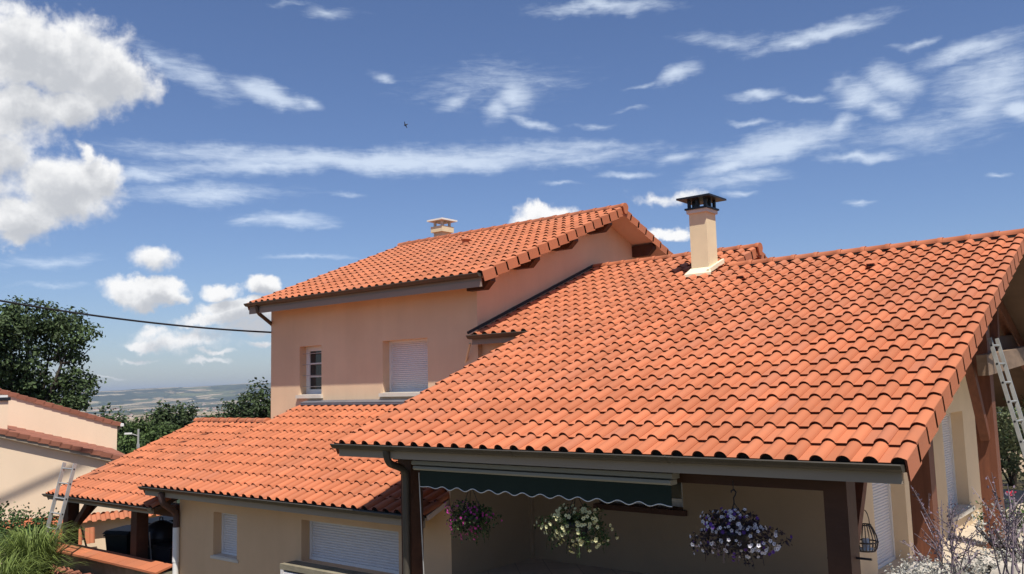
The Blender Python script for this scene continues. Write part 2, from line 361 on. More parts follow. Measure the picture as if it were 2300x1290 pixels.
def frame(sign):
    u = Vector((sign, 0, 0)); v = Vector((0, sign*CS, SN)); return u, v, u.cross(v)
def roof_field(mb, o, sign, cells, left=(), right=(), eave=(), fr=None):
    """o = origin of column 0 row 0; cells = iterable of (col,row); left/right = cells that carry a verge flange; eave = cells whose open ends show"""
    u, v, w = fr or frame(sign); left, right, eave = set(left), set(right), set(eave)
    for (c, r) in cells:
        p = o+u*(c*P)+v*(r*G)
        prof = ROLL_VR if (c, r) in right else ROLL_VL if (c, r) in left else ROLL
        tile(mb, p, u, v, w, prof)
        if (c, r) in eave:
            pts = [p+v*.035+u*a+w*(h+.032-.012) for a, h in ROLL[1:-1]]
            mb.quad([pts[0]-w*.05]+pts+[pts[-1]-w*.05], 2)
def ridge(mb, p, q, r=.105, step=.40, end=True):
    """overlapping half round caps from p to q with a dark ventilation strip below"""
    p, q = Vector(p), Vector(q); L_ = (q-p).length; d = (q-p)/L_; s = Vector((0, 0, 1)).cross(d).normalized(); n = max(1, round(L_/step)); st = L_/n
    for i in range(n):
        a = p+d*(i*st); rows = []
        for t, rr in ((-.03, r+.012), (.05, r+.012), (.055, r+.002), (st+.01, r-.006)):
            rows.append([a+d*t+s*(rr*math.cos(k*math.pi/9))+Vector((0, 0, .85*rr*math.sin(k*math.pi/9)+random.uniform(-.001, .001))) for k in range(10)])
        vs = [x for rw in rows for x in rw]; fs = []
        for j in range(3):
            for k in range(9): fs.append((j*10+k, j*10+k+1, (j+1)*10+k+1, (j+1)*10+k))
        mb.faces(vs, fs, 0, True)
        mb.quad(rows[0][::-1], 1)
        mb.quad(rows[3], 1)
    mb.box(p+d*.06+Vector((0, -.10, -.14)), q-d*.06+Vector((0, .10, .004)), 2)
    if end:
        pr = [(r+.01, -.02), (r+.01, .0)]+[((r+.01)*math.cos(k*math.pi/9), .85*(r+.01)*math.sin(k*math.pi/9)) for k in range(10)]+[(-r-.01, -.02), (-.05, -.16), (.05, -.16)]
        mb.prism([p-d*.035+s*a+Vector((0, 0, b)) for a, b in pr[2:]], d*.03, 0)
def deck(mb, x0, x1, y0, z0, n, sign, w0=-.015, w1=-.085, mi=0):
    u, v, w = frame(sign)
    a = Vector((x0, y0, z0)); b = Vector((x1, y0, z0)); l = n*G
    mb.prism([a+v*.06+w*w1, a+v*l+w*w1, a+v*l+w*w0, a+v*.06+w*w0], b-a, mi)
def gutter(mb, x0, x1, y, z, r=.062, mi=0):
    """moulded gutter on an eave along x, its top edge at z; open half channel with bead and end plates"""
    prof = [(.055, .0), (.055, -.05), (.02, -.065), (-.025, -.058), (-.05, -.036), (-.068, -.010), (-.078, .002), (-.07, .012), (-.06, .004), (-.045, -.030), (-.02, -.048), (.03, -.054), (.045, -.04), (.047, .0)]
    a = [(x0, y+p, z+q) for p, q in prof]; b = [(x1, y+p, z+q) for p, q in prof]; n = len(prof)
    mb.faces(a+b, [(i, (i+1) % n, n+(i+1) % n, n+i) for i in range(n)], mi)
    for x, s in ((x0, -1), (x1, 1)):
        e = [(x, y+p, z+q) for p, q in prof[:8]]
        mb.prism(e, (.004*s, 0, 0), mi)
def gutter_bands(mb, x0, x1, y, z, step=2.0):
    x = x0+step*.6
    while x < x1-.3:
        prof = [(.056, -.051), (.02, -.068), (-.027, -.061), (-.053, -.037), (-.071, -.011), (-.082, .004), (-.07, .016)]
        a = [(x, y+p, z+q) for p, q in prof]; b = [(x+.018, y+p, z+q) for p, q in prof]
        mb.faces(a+b, [(i, i+1, len(prof)+i+1, len(prof)+i) for i in range(len(prof)-1)], 0)
        x += step

# ------------------------------------------------------------------ walls with openings
def wall_grid(mb, org, U, x0, x1, z0, z1, holes, depth, inward, mi=0):
    """vertical wall: org + U*x + z; holes = (xa, xb, za, zb); reveals go depth along inward"""
    U, I, O = Vector(U), Vector(inward), Vector(org)
    xs = sorted({x0, x1, *[h[0] for h in holes], *[h[1] for h in holes]}); zs = sorted({z0, z1, *[h[2] for h in holes], *[h[3] for h in holes]})
    pt = lambda x, z, d=0: O+U*x+Vector((0, 0, z))+I*d
    for i in range(len(xs)-1):
        for j in range(len(zs)-1):
            cx, cz = (xs[i]+xs[i+1])/2, (zs[j]+zs[j+1])/2
            if any(h[0] < cx < h[1] and h[2] < cz < h[3] for h in holes): continue
            mb.quad([pt(xs[i], zs[j]), pt(xs[i+1], zs[j]), pt(xs[i+1], zs[j+1]), pt(xs[i], zs[j+1])], mi)
    for (a, b, c, d) in holes:
        for (p, q) in (((a, c), (a, d)), ((b, d), (b, c)), ((a, d), (b, d)), ((b, c), (a, c))):
            mb.quad([pt(*p), pt(*q), pt(*q, depth), pt(*p, depth)], mi)
def window(parent, org, U, inward, hole, depth, kind='shutter', sill=True, sill_out=.07, sill_h=.075, bars=0, grille=0, label=None, sillm=None):
    """a window set at the back of its reveal: frame part, with shutter / glass / sill / grille under it"""
    U, I, O = Vector(U), Vector(inward), Vector(org); a, b, c, d = hole
    pt = lambda x, z, k=0: O+U*x+Vector((0, 0, z))+I*k
    def slab(mb, xa, xb, za, zb, k0, k1, mi=0):
        vs = [pt(x, z, k) for k in (k0, k1) for x, z in ((xa, za), (xb, za), (xb, zb), (xa, zb))]
        mb.faces(vs, [(0, 1, 2, 3), (7, 6, 5, 4), (0, 4, 5, 1), (1, 5, 6, 2), (2, 6, 7, 3), (3, 7, 4, 0)], mi)
    f = MB(); t = .05; k0, k1 = depth-.05, depth+.02
    slab(f, a, a+t, c, d, k0, k1); slab(f, b-t, b, c, d, k0, k1); slab(f, a+t, b-t, d-t, d, k0, k1); slab(f, a+t, b-t, c, c+t, k0, k1)
    fr = f.build('window', WHITE, parent)
    if label: fr['label'] = label
    if kind == 'shutter':
        s = MB(); z = c+t; i = 0; ph = .042
        while z < d-t:
            z1 = min(z+ph-.005, d-t)
            vs = []
            for x in (a+t, b-t):
                vs += [pt(x, z, depth-.018), pt(x, z+(z1-z)*.25, depth-.026), pt(x, z+(z1-z)*.75, depth-.026), pt(x, z1, depth-.018), pt(x, z+ph, depth-.012)]
            s.faces(vs, [(j, j+1, 6+j, 5+j) for j in range(4)], 0)
            z += ph
        slab(s, a+t, b-t, c+t, d-t, depth-.011, depth+.01)
        s.build('shutter', SHUT, fr)
    else:
        g = MB(); slab(g, a+t, b-t, c+t, d-t, depth-.005, depth+.005); g.build('glass', GLASS, fr)
        s = MB()
        # inner sash
        slab(s, a+t, a+t+.055, c+t, d-t, depth-.035, depth-.006); slab(s, b-t-.055, b-t, c+t, d-t, depth-.035, depth-.006)
        slab(s, a+t+.055, b-t-.055, d-t-.06, d-t, depth-.035, depth-.006); slab(s, a+t+.055, b-t-.055, c+t, c+t+.075, depth-.035, depth-.006)
        for k in range(bars):
            z = c+t+.06+(d-c-2*t-.1)*(k+1)/(bars+1); slab(s, a+t+.055, b-t-.055, z-.012, z+.012, depth-.03, depth-.006)
        s.build('sash', WHITE, fr)
    if grille:
        s = MB()
        for k in range(grille):
            z = c+(d-c)*(.17+.68*k/(grille-1)); s.tube([pt(a-.0, z, .09), pt(b+.0, z, .09)], .008, 6)
        s.build('grille', BAR, fr)
    if sill:
        s = MB(); slab(s, a-.06, b+.06, c-sill_h, c, -sill_out, 0-.002); slab(s, a+.003, b-.003, c-.03, c+.015, -.001, depth-.052)
        s.build('sill', sillm or PALE, fr)
    return fr

# ------------------------------------------------------------------ ground, terrace, far land
def sstep(a, b, x): t = min(1, max(0, (x-a)/(b-a))); return t*t*(3-2*t)
def lerp(a, b, t): return a+(b-a)*t
def ground_h(x, y):
    r = math.hypot(x, y)
    site = lerp(-4.15, -2.83, sstep(-9.6, -8.9, x))
    site = lerp(site, -4.6, sstep(-21, -26, x))
    site = lerp(site, -3.3, sstep(16, 30, x))
    site = lerp(site, -8, sstep(28, 45, y+max(0, -x)*.35)*sstep(4, -14, x))
    bank = -1.55+.22*max(-7.5, x+2) if x < -2 else -1.55  # bank carried on across the porch front, below view, to keep light out
    bank = lerp(bank, -1.22, sstep(-2.2, -.9, x)*sstep(3.2, 4.8, y))
    k = sstep(7.6, 6.5, y)*sstep(-12.5, -9.2, x)
    h = lerp(site, bank, k)
    h += .05*math.sin(x*1.7+y*.6)*math.sin(y*1.3-x*.4)
    return h
def far_h(x, y):
    r = math.hypot(x, y); az = math.degrees(math.atan2(x, y))
    h = lerp(-8, -14, sstep(40, 90, r)); h = lerp(h, -45, sstep(90, 350, r)); h = lerp(h, -150, sstep(300, 2200, r))
    h += 14*math.sin(x/900+1)*math.sin(y/1300)*sstep(1500, 4000, r)
    h += 22*math.sin(x/2600+2.1)*math.sin(y/2100+.6)*sstep(3000, 8000, r)
    top = 52+7.4*min(16, max(-8, az+64))+4*math.sin(az*1.3)+3*math.sin(az*3.1+1)+2*math.sin(az*9)
    h = lerp(h, top, sstep(11500, 16000, r)); h = lerp(h, top-250, sstep(16500, 30000, r))
    return h
GRASS = mat('meadow_ground', (.10, .085, .04), .95, .25, .5, .4, 20, col2=(.16, .12, .07), c2scale=.35)
mb = MB(); n = 90; x0, x1, y0, y1 = -46, 40, -12, 52
vs = [(lerp(x0, x1, i/n), lerp(y0, y1, j/n), ground_h(lerp(x0, x1, i/n), lerp(y0, y1, j/n))) for j in range(n+1) for i in range(n+1)]
mb.faces(vs, [(j*(n+1)+i, j*(n+1)+i+1, (j+1)*(n+1)+i+1, (j+1)*(n+1)+i) for j in range(n) for i in range(n)], 0, True)
tag(mb.build('ground', GRASS), kind='structure')

def land_material():
    m = bpy.data.materials.new('farmland'); m.use_nodes = True; nt = m.node_tree; N, L = nt.nodes, nt.links; b = N['Principled BSDF']
    b.inputs['Roughness'].default_value = .95; b.inputs['Specular IOR Level'].default_value = .1
    g = N.new('ShaderNodeNewGeometry'); mp = N.new('ShaderNodeMapping'); mp.inputs[3].default_value = (.001, .001, 0); L.new(g.outputs['Position'], mp.inputs[0])
    wn = N.new('ShaderNodeTexNoise'); wn.inputs['Scale'].default_value = .8; wn.inputs['Detail'].default_value = 3; L.new(mp.outputs[0], wn.inputs[0])
    ad = N.new('ShaderNodeVectorMath'); ad.operation = 'MULTIPLY_ADD'; L.new(wn.outputs['Color'], ad.inputs[0]); ad.inputs[1].default_value = (.7, .7, 0); L.new(mp.outputs[0], ad.inputs[2])
    vo = N.new('ShaderNodeTexVoronoi'); vo.distance = 'CHEBYCHEV'; vo.inputs['Scale'].default_value = 1.7; L.new(ad.outputs[0], vo.inputs[0])
    sp = N.new('ShaderNodeSeparateColor'); L.new(vo.outputs['Color'], sp.inputs[0])
    cr = N.new('ShaderNodeValToRGB'); cr.color_ramp.interpolation = 'CONSTANT'; e = cr.color_ramp.elements
    stops = [(0, (.27, .21, .12)), (.2, (.085, .10, .045)), (.38, (.36, .29, .18)), (.52, (.12, .13, .055)), (.66, (.33, .25, .15)), (.8, (.06, .075, .038)), (.9, (.42, .35, .23))]
    e[0].position, e[0].color = stops[0][0], stops[0][1]+(1,); e[1].position, e[1].color = stops[1][0], stops[1][1]+(1,)
    for p, c in stops[2:]: q = e.new(p); q.color = c+(1,)
    L.new(sp.outputs[0], cr.inputs[0])
    # woods and hedges
    wd = N.new('ShaderNodeTexNoise'); wd.inputs['Scale'].default_value = 1.1; wd.inputs['Detail'].default_value = 7; wd.inputs['Roughness'].default_value = .62; L.new(mp.outputs[0], wd.inputs[0])
    r1 = N.new('ShaderNodeMapRange'); r1.inputs[1].default_value = .49; r1.inputs[2].default_value = .52; L.new(wd.outputs[0], r1.inputs[0])
    v2 = N.new('ShaderNodeTexVoronoi'); v2.feature = 'DISTANCE_TO_EDGE'; v2.inputs['Scale'].default_value = 1.7; L.new(ad.outputs[0], v2.inputs[0])
    r2 = N.new('ShaderNodeMapRange'); r2.inputs[1].default_value = .035; r2.inputs[2].default_value = .015; L.new(v2.outputs[0], r2.inputs[0])
    mx = N.new('ShaderNodeMath'); mx.operation = 'MAXIMUM'; L.new(r1.outputs[0], mx.inputs[0]); L.new(r2.outputs[0], mx.inputs[1])
    x = N.new('ShaderNodeMix'); x.data_type = 'RGBA'; L.new(mx.outputs[0], x.inputs[0]); L.new(cr.outputs[0], x.inputs[6]); x.inputs[7].default_value = (.030, .042, .022, 1)
    L.new(x.outputs[2], b.inputs['Base Color']); return m
mb = MB(); rs = [38, 60, 90, 140, 220, 350, 550, 850, 1200, 1600, 2100, 2700, 3300, 4000, 4700, 5500, 6300, 7200, 8200, 9200, 10200, 11200, 12200, 13000, 13800, 14600, 15200, 15700, 16200, 17500, 20000, 25000, 30000]
na = 240; vs = []
for r_ in rs:
    for k in range(na+1):
        a = R(lerp(-115, 75, k/na)); x, y = r_*math.sin(a), r_*math.cos(a); vs.append((x, y, far_h(x, y)))
mb.faces(vs, [(j*(na+1)+k, j*(na+1)+k+1, (j+1)*(na+1)+k+1, (j+1)*(na+1)+k)[::-1] for j in range(len(rs)-1) for k in range(na)], 0, True)
tag(mb.build('hills', land_material()), kind='structure')
# far villages on the plain
mb = MB(); rng = random.Random(11)
for c in range(26):
    r_ = rng.uniform(2600, 11000); a = R(rng.uniform(-66, -53)); cx, cy = r_*math.sin(a), r_*math.cos(a)
    for k in range(rng.randint(3, 12)):
        x, y = cx+rng.gauss(0, 120), cy+rng.gauss(0, 120); z = far_h(x, y); w = rng.uniform(6, 14); h = rng.uniform(4, 8)
        mb.box((x-w, y-w*.7, z-3), (x+w, y+w*.7, z+h))
        mb.prism([(x-w, y-w*.7, z+h), (x-w, y+w*.7, z+h), (x-w, y, z+h+4)], (2*w, 0, 0), 1)
tag(mb.build('distant_villages', [mat('far_render', (.70, .62, .52), .9, 0), TILE_OLD]), 'scattered pale houses far out on the plain beyond the trees', 'villages', kind='stuff')

mb = MB(); mb.box((-8.9, 7.9, -3.6), (1.2, 23, -2.75))
PAVE = mat('terrace_paving', (.55, .46, .35), .8, .1, 1.5, .2, 30)
def paving():
    nt = PAVE.node_tree; N, L = nt.nodes, nt.links; b = N['Principled BSDF']; src = b.inputs['Base Color'].links[0].from_socket
    br = N.new('ShaderNodeTexBrick'); tc = N.new('ShaderNodeTexCoord'); mp = N.new('ShaderNodeMapping'); mp.inputs[2].default_value = (0, 0, R(45)); L.new(tc.outputs['Object'], mp.inputs[0]); L.new(mp.outputs[0], br.inputs[0])
    br.inputs['Scale'].default_value = 1; br.inputs['Mortar Size'].default_value = .006; br.inputs['Brick Width'].default_value = .45; br.inputs['Row Height'].default_value = .45; br.offset = 0
    br.inputs['Color1'].default_value = (1, 1, 1, 1); br.inputs['Color2'].default_value = (.93, .93, .93, 1); br.inputs['Mortar'].default_value = (.6, .6, .6, 1)
    m = N.new('ShaderNodeMix'); m.data_type = 'RGBA'; m.blend_type = 'MULTIPLY'; m.inputs[0].default_value = 1; L.new(src, m.inputs[6]); L.new(br.outputs[0], m.inputs[7]); L.new(m.outputs[2], b.inputs['Base Color'])
paving()
tag(mb.build('terrace', PAVE), kind='structure')
mb = MB(); mb.box((-21.5, 9.1, -4.7), (-15.9, 15, -4.12))
tag(mb.build('carport_floor', CONC), kind='structure')

# ------------------------------------------------------------------ the house
HOUSE = thing('house', (-10, 12, -2.75), 'rambling peach rendered house with several stepped orange tile roofs and two chimneys', 'house')
XF = -9.4286-.72*P; YF, ZF = 7.85, -.79            # column 0 row 0 of the low front roof
TM = [TILE, LIP, DARK]
# front roof with the raised part against the upper storey
cells = [(c, r) for r in range(13) for c in range(0, 32)]+[(c, r) for r in range(13, 22) for c in range(-6, 32)]+[(c, r) for r in range(22, 26) for c in range(-6, 11)]
def chim_hit(c, r):
    x = XF+c*P; y = YF+r*G*CS
    return -7.80 < x and x+P < -7.20 and 14.85 < y and y+G*CS < 15.45
mb = MB()
roof_field(mb, Vector((XF, YF, ZF)), 1, [q for q in cells if not chim_hit(*q)], left=[(0, r) for r in range(13)],
           right=[(31, r) for r in range(22)]+[(10, r) for r in range(22, 26)], eave=[(c, 0) for c in range(32)]+[(c, 13) for c in range(-6, 0)])
roofF = mb.build('roof', TM, HOUSE)
roofF['label'] = 'largest low roof slope, nearest the camera'
u, v, w = frame(1); O = Vector((XF, YF, ZF))
xR = XF+32*P; ptF = lambda c, r, h=0: O+u*(c*P)+v*(r*G)+w*h
rdg = ptF(0, 22, .02); rdgA = ptF(0, 26, .02)
xA1 = XF+11*P
mb = MB(); ridge(mb, (xR+.02, rdg.y, rdg.z), (xA1+.04, rdg.y, rdg.z)); mb.build('ridge_cap', [TILE, LIP, DARK], roofF)
mb = MB(); ridge(mb, (xA1+.03, rdgA.y, rdgA.z), (-10.98, rdgA.y, rdgA.z)); mb.build('ridge_cap', [TILE, LIP, DARK], roofF)
# back slopes
mb = MB(); o2 = Vector((xR, 2*rdg.y-YF, ZF))
roof_field(mb, o2, -1, [(c, r) for r in range(10, 22) for c in range(0, 22)], left=[(0, r) for r in range(10, 22)])
mb.build('roof', TM, HOUSE)['label'] = 'back slope of the low front roof'; mb = MB()
o3 = Vector((xA1+.01, 2*rdgA.y-YF, ZF))
roof_field(mb, o3, -1, [(c, r) for r in range(20, 26) for c in range(0, 17)], left=[(0, r) for r in range(20, 26)])
mb.build('roof', TM, HOUSE)['label'] = 'back slope of the raised roof part'
mb = MB(); deck(mb, XF+.12, xR-.03, YF, ZF, 22, 1)
deck(mb, -10.98, XF+.12, ptF(0, 13).y, ptF(0, 13).z, 13, 1); deck(mb, XF+.121, xA1-.02, ptF(0, 22).y-.06*CS, ptF(0, 22).z-.06*SN, 4.15, 1)
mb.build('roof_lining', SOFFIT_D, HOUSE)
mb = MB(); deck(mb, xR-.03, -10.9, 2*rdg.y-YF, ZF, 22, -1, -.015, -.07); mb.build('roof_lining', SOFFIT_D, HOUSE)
# chimney vents (small raised tiles) in the front roof
for (px, py) in ((1956, 600), (1663, 627)):
    q = atY(px, py, 15.0 if px > 1800 else 14.2); y = q.y
    # intersect the roof plane
    d = ray(px, py); t = (O+w*.05).dot(w)/d.dot(w); q = d*t
    m2 = MB(); m2.prism([q-u*.09, q+u*.09, q+u*.06+w*.06, q-u*.06+w*.06], v*.20, 0); m2.prism([q-u*.07-v*.003+w*.008, q+u*.07-v*.003+w*.008, q+u*.05-v*.003+w*.048, q-u*.05-v*.003+w*.048], v*.002, 1)
    m2.build('vent_tile', [TILE, DARK], roofF)

def eave_trim(x0, x1, y, z, name='gutter', board=FASCIA, bh=.165, parent=HOUSE):
    m1 = MB(); gutter(m1, x0, x1, y-.035, z-.004); gutter_bands(m1, x0, x1, y-.035, z-.004); m1.build('gutter', ZINC, parent)
    m2 = MB(); m2.box((x0+.03, y+.035, z-bh), (x1-.03, y+.065, z+.0)); m2.box((x0+.03, y+.024, z-bh-.005), (x1-.03, y+.0345, z-bh+.11)); m2.build('fascia', board, parent)
ze = lambda z: z+.012
eave_trim(XF+.02, xR-.03, YF, ZF+.018)
eave_trim(-10.98, XF+.08, ptF(0, 13).y, ptF(0, 13).z+.018, board=FASCIA_U)

# left middle wing
YL, ZL = 8.69, -1.825; NL = 30; XL = -16.27-.72*P
mb = MB(); roof_field(mb, Vector((XL, YL, ZL)), 1, [(c, r) for r in range(11) for c in range(NL+3)], left=[(0, r) for r in range(11)], eave=[(c, 0) for c in range(NL+3)])
roofL = mb.build('roof', TM, HOUSE); roofL['label'] = 'lean-to roof under the upper storey windows'
mb = MB(); deck(mb, XL+.1, XL+(NL+3)*P-.02, YL, ZL, 11, 1); mb.build('roof_lining', SOFFIT, HOUSE)
eave_trim(XL+.02, XL+(NL+3)*P-.02, YL, ZL+.018)
mb = MB(); q0 = Vector((XL, YL, ZL))+v*(11*G)+w*.05
mb.box((XL+.2, q0.y-.10, q0.z-.02), (-11.0, q0.y-.085, q0.z+.025)); mb.prism([(XL+.2, q0.y-.10, q0.z+.02), (XL+.2, q0.y+.13, q0.z+.07), (XL+.2, q0.y+.13, q0.z+.085), (XL+.2, q0.y-.10, q0.z+.035)], (-11.0-XL-.2, 0, 0))
mb.build('flashing', LEAD, roofL)

# upper storey roof
YU, ZU = 11.95, 2.02; XUR = -10.37; NU = 32; XU = XUR-NU*P; NR = 15
mb = MB(); roof_field(mb, Vector((XU, YU, ZU)), 1, [(c, r) for r in range(NR) for c in range(NU)], left=[(0, r) for r in range(NR)], right=[(NU-1, r) for r in range(NR)], eave=[(c, 0) for c in range(NU)])
roofU = mb.build('roof', TM, HOUSE); roofU['label'] = 'topmost roof above the upper storey'
ptU = lambda r, h=0: Vector((0, YU, ZU))+v*(r*G)+w*h
rU = ptU(NR, .03); YUB = 2*rU.y-YU
mb = MB(); ridge(mb, (XUR+.02, rU.y, rU.z), (XU-.02, rU.y, rU.z)); mb.build('ridge_cap', [TILE, LIP, DARK], roofU)
mb = MB(); roof_field(mb, Vector((XUR, YUB, ZU)), -1, [(c, r) for r in range(NR) for c in range(NU)], left=[(0, r) for r in range(NR)])
mb.build('roof', TM, HOUSE)['label'] = 'back slope of the topmost roof'
mb = MB(); deck(mb, XU+.1, XUR-.03, YU, ZU, NR, 1); deck(mb, XUR-.03, XU+.1, YUB, ZU, NR, -1); mb.build('soffit', SOFFIT, HOUSE)
eave_trim(XU+.02, XUR-.05, YU, ZU+.018, board=FASCIA_U, bh=.24)
# outlookers carrying the verge
XW = -11.02
for sgn, ks in ((1, (.9, 5.1, 9.2, 13.3)), (-1, (10.6,))):
    for k in ks:
        b = ptU(k, -.09); yy = b.y if sgn > 0 else 2*rU.y-b.y; zz = b.z-.012
        m2 = MB(); m2.prism([(XW+.003, yy-.08, zz), (XUR-.06, yy-.08, zz), (XUR-.05, yy-.08, zz-.12), (XUR-.22, yy-.08, zz-.27), (XW+.003, yy-.08, zz-.27)], (0, .16, 0))
        ob = m2.build('purlin_end', WOOD_D, HOUSE); 
# terracotta flue tile near the ridge
q = atY(1046, 553, 15.63)
d = ray(1046, 553); t = (Vector((0, YU, ZU))+w*.03).dot(w)/d.dot(w); q = d*t
mb = MB(); mb.lathe(q-Vector((0, 0, .06)), [(.11, 0), (.085, .13), (.08, .20), (.115, .20), (.115, .235), (.02, .25)], 14); mb.build('roof_vent', TILE, roofU)

# walls: upper storey
YW = 12.5; XWL = -17.67
mb = MB()
H1 = (-16.56, -15.76, -.15, .97); H2 = (-13.72, -12.38, -.14, .96)
wall_grid(mb, (0, YW, 0), (1, 0, 0), XWL, XW, -4.2, 2.13, [H1, H2], .24, (0, 1, 0))
yb = YUB-.5
gz = lambda y: ZU+.385*(min(y, 2*rU.y-y)-YU)-.095
mb.quad([(XW, YW, -4.2), (XW, yb, -4.2), (XW, yb, gz(yb)), (XW, rU.y, gz(rU.y)), (XW, YW, gz(YW))])
mb.quad([(XWL, yb, -4.2), (XWL, YW, -4.2), (XWL, YW, gz(YW)), (XWL, rU.y, gz(rU.y)), (XWL, yb, gz(yb))])
mb.quad([(XW, yb, -4.2), (XWL, yb, -4.2), (XWL, yb, gz(yb)), (XW, yb, gz(yb))])
mb.build('wall', STUCCO, HOUSE)['label'] = 'upper storey walls'
window(HOUSE, (0, YW, 0), (1, 0, 0), (0, 1, 0), H1, .24, 'glass', bars=2, grille=4, label='narrow barred upper window')
window(HOUSE, (0, YW, 0), (1, 0, 0), (0, 1, 0), H2, .24, 'shutter', label='upper window with white roller shutter down')
# soaker line where the front roof meets the upper wall
mb = MB(); a = ptF(-6, 13, .10); b = ptF(-6, 26, .10)
mb.bar((XW+.02, a.y, a.z-.02), (XW+.02, b.y, b.z-.02), .035, .05, w); mb.build('flashing', LEADD, roofF)

# walls: left middle wing
YLW = 9.15; XLL, XLR = -15.87, -8.65
mb = MB()
H3 = (-14.69, -13.93, -3.02, -2.23); H4 = (-12.07, -9.73, -2.84, -2.17)
wall_grid(mb, (0, YLW, 0), (1, 0, 0), XLL, XLR, -4.3, -1.72, [H3, H4], .22, (0, 1, 0))
zl = lambda y: ZL+.385*(y-YL)-.085
zf = lambda y: ZF+.385*(y-YF)-.095
mb.quad([(XLL, YW-.002, -4.3), (XLL, YLW, -4.3), (XLL, YLW, zl(YLW)), (XLL, YW-.002, zl(YW))])
mb.quad([(XLR, YLW, -4.3), (XLR, YLW+2.6, -4.3), (XLR, YLW+2.6, zf(YLW+2.6)), (XLR, YLW, zf(YLW))])
mb.quad([(XLR-.25, YLW+.2, -1.9), (XLR-.25, YLW+3.4, -1.9), (XLR-.25, YLW+3.4, zf(YLW+3.4)), (XLR-.25, YLW+.2, zf(YLW+.2))][::-1])
mb.quad([(XLR-.25, YLW+.2, -1.7), (XLR-.001, YLW+.002, -1.7), (XLR-.001, YLW+.002, zf(YLW)), (XLR-.25, YLW+.2, zf(YLW+.2))])
mb.build('wall', STUCCO_L, HOUSE)['label'] = 'lower wing walls under the lean-to roof'
window(HOUSE, (0, YLW, 0), (1, 0, 0), (0, 1, 0), H3, .22, 'shutter', sill_h=.05, sill_out=.02, label='narrow lower window with closed shutter')
window(HOUSE, (0, YLW, 0), (1, 0, 0), (0, 1, 0), H4, .22, 'shutter', sill=False, label='wide low window with closed shutter')
mb = MB(); mb.box((-12.22, YLW-.32, -2.93), (-9.3, YLW-.002, -2.845)); mb.build('sill', CONC, HOUSE)['label'] = 'deep grey ledge below the wide low window'
mb = MB(); z = -4.15
while z < -2.98: mb.prism([(-12.12, YLW-.30, z), (-12.12, YLW-.31, z+.02), (-12.12, YLW-.31, z+.055), (-12.12, YLW-.29, z+.068), (-12.12, YLW-.26, z+.068), (-12.12, YLW-.26, z)], (2.7, 0, 0)); z += .07
mb.box((-12.2, YLW-.32, -4.15), (-12.125, YLW-.003, -2.935)); mb.build('garage_shutter', SHUT, HOUSE)

# walls: raised part behind, porch and gable
YP = 11.0; XG = -3.7; YGB = 18.63
mb = MB()
mb.quad([(XW+.001, 12.62, -1.0), (XLR-.251, 12.62, -1.0), (XLR-.251, 12.62, zf(12.62)), (XW+.001, 12.62, zf(12.62))])
mb.build('wall', STUCCO, HOUSE)['label'] = 'short wall below the raised roof part'; mb = MB()
H5 = (-7.35, -5.95, -1.82, -.75)
mp_ = MB(); wall_grid(mp_, (0, YP, 0), (1, 0, 0), XLR, XG, -2.75, zf(YP)+.05, [H5], .20, (0, 1, 0)); mp_.quad([(XLR+.002, YLW+.001, -4.3), (XLR+.002, YP, -4.3), (XLR+.002, YP, zf(YP)), (XLR+.002, YLW+.001, zf(YLW))]); mp_.build('wall', STUCCO_SHADE, HOUSE)['label'] = 'walls inside the porch, stucco darkened for the deep shade'
HA = (12.05, 13.55, -2.70, -.62); HB = (16.0, 17.55, -2.42, -.72)
wall_grid(mb, (XG, 0, 0), (0, 1, 0), YP, YGB, -2.75, -.35, [HA, HB], .25, (-1, 0, 0))
zb = lambda y: ZF+.385*(min(y, 2*rdg.y-y)-YF)-.095
mb.quad([(XG, YP, -.35), (XG, YGB, -.35), (XG, YGB, zb(YGB)), (XG, rdg.y, zb(rdg.y)), (XG, YP, zb(YP))])
mb.quad([(XG, YGB, -2.75), (-9, YGB, -2.75), (-9, YGB, zb(YGB)), (XG, YGB, zb(YGB))])
mb.build('wall', CREAM, HOUSE)['label'] = 'porch and gable end walls'
window(HOUSE, (0, YP, 0), (1, 0, 0), (0, 1, 0), H5, .20, 'glass', bars=0, label='shaded porch window', sillm=WOOD_D)
window(HOUSE, (XG, 0, 0), (0, 1, 0), (-1, 0, 0), HA, .25, 'shutter', sill=False, label='nearer gable door with white shutter')
window(HOUSE, (XG, 0, 0), (0, 1, 0), (-1, 0, 0), HB, .25, 'shutter', label='farther gable window with white shutter')
mb = MB(); mb.box((XLR+.003, YP-.06, -2.75), (XLR+.06, YP-.002, -1.0)); mb.build('corner_trim', STUCCO_SHADE, HOUSE)

# porch posts, beams, gable truss
mb = MB(); mb.box((-8.82, 8.35, -2.75), (-8.62, 8.57, -.60)); mb.build('post', WOOD_D, HOUSE)
mb = MB(); mb.box((-3.02, 8.35, -2.75), (-2.80, 8.60, -.58)); mb.build('post', WOOD_D, HOUSE)
mb = MB(); mb.box((-3.05, 11.36, -2.75), (-2.80, 11.60, .42)); mb.build('post', WOOD, HOUSE)
mb = MB(); mb.box((-3.05, 15.30, -2.75), (-2.79, 15.56, 1.80)); mb.build('post', WOOD, HOUSE)
mb = MB(); mb.box((-8.90, 8.37, -1.10), (-3.021, 8.55, -.82)); mb.build('beam', WOOD_D, HOUSE)
mb = MB(); mb.bar((-2.92, 8.40, zf(8.40)-.13), (-2.92, 15.26, zf(15.26)-.13), .16, .24); mb.build('rafter', WOOD, HOUSE)
mb = MB(); mb.bar((-8.72, 8.15, zf(8.15)-.12), (-8.72, 9.10, zf(9.10)-.12), .16, .22); mb.build('rafter', WOOD_D, HOUSE)
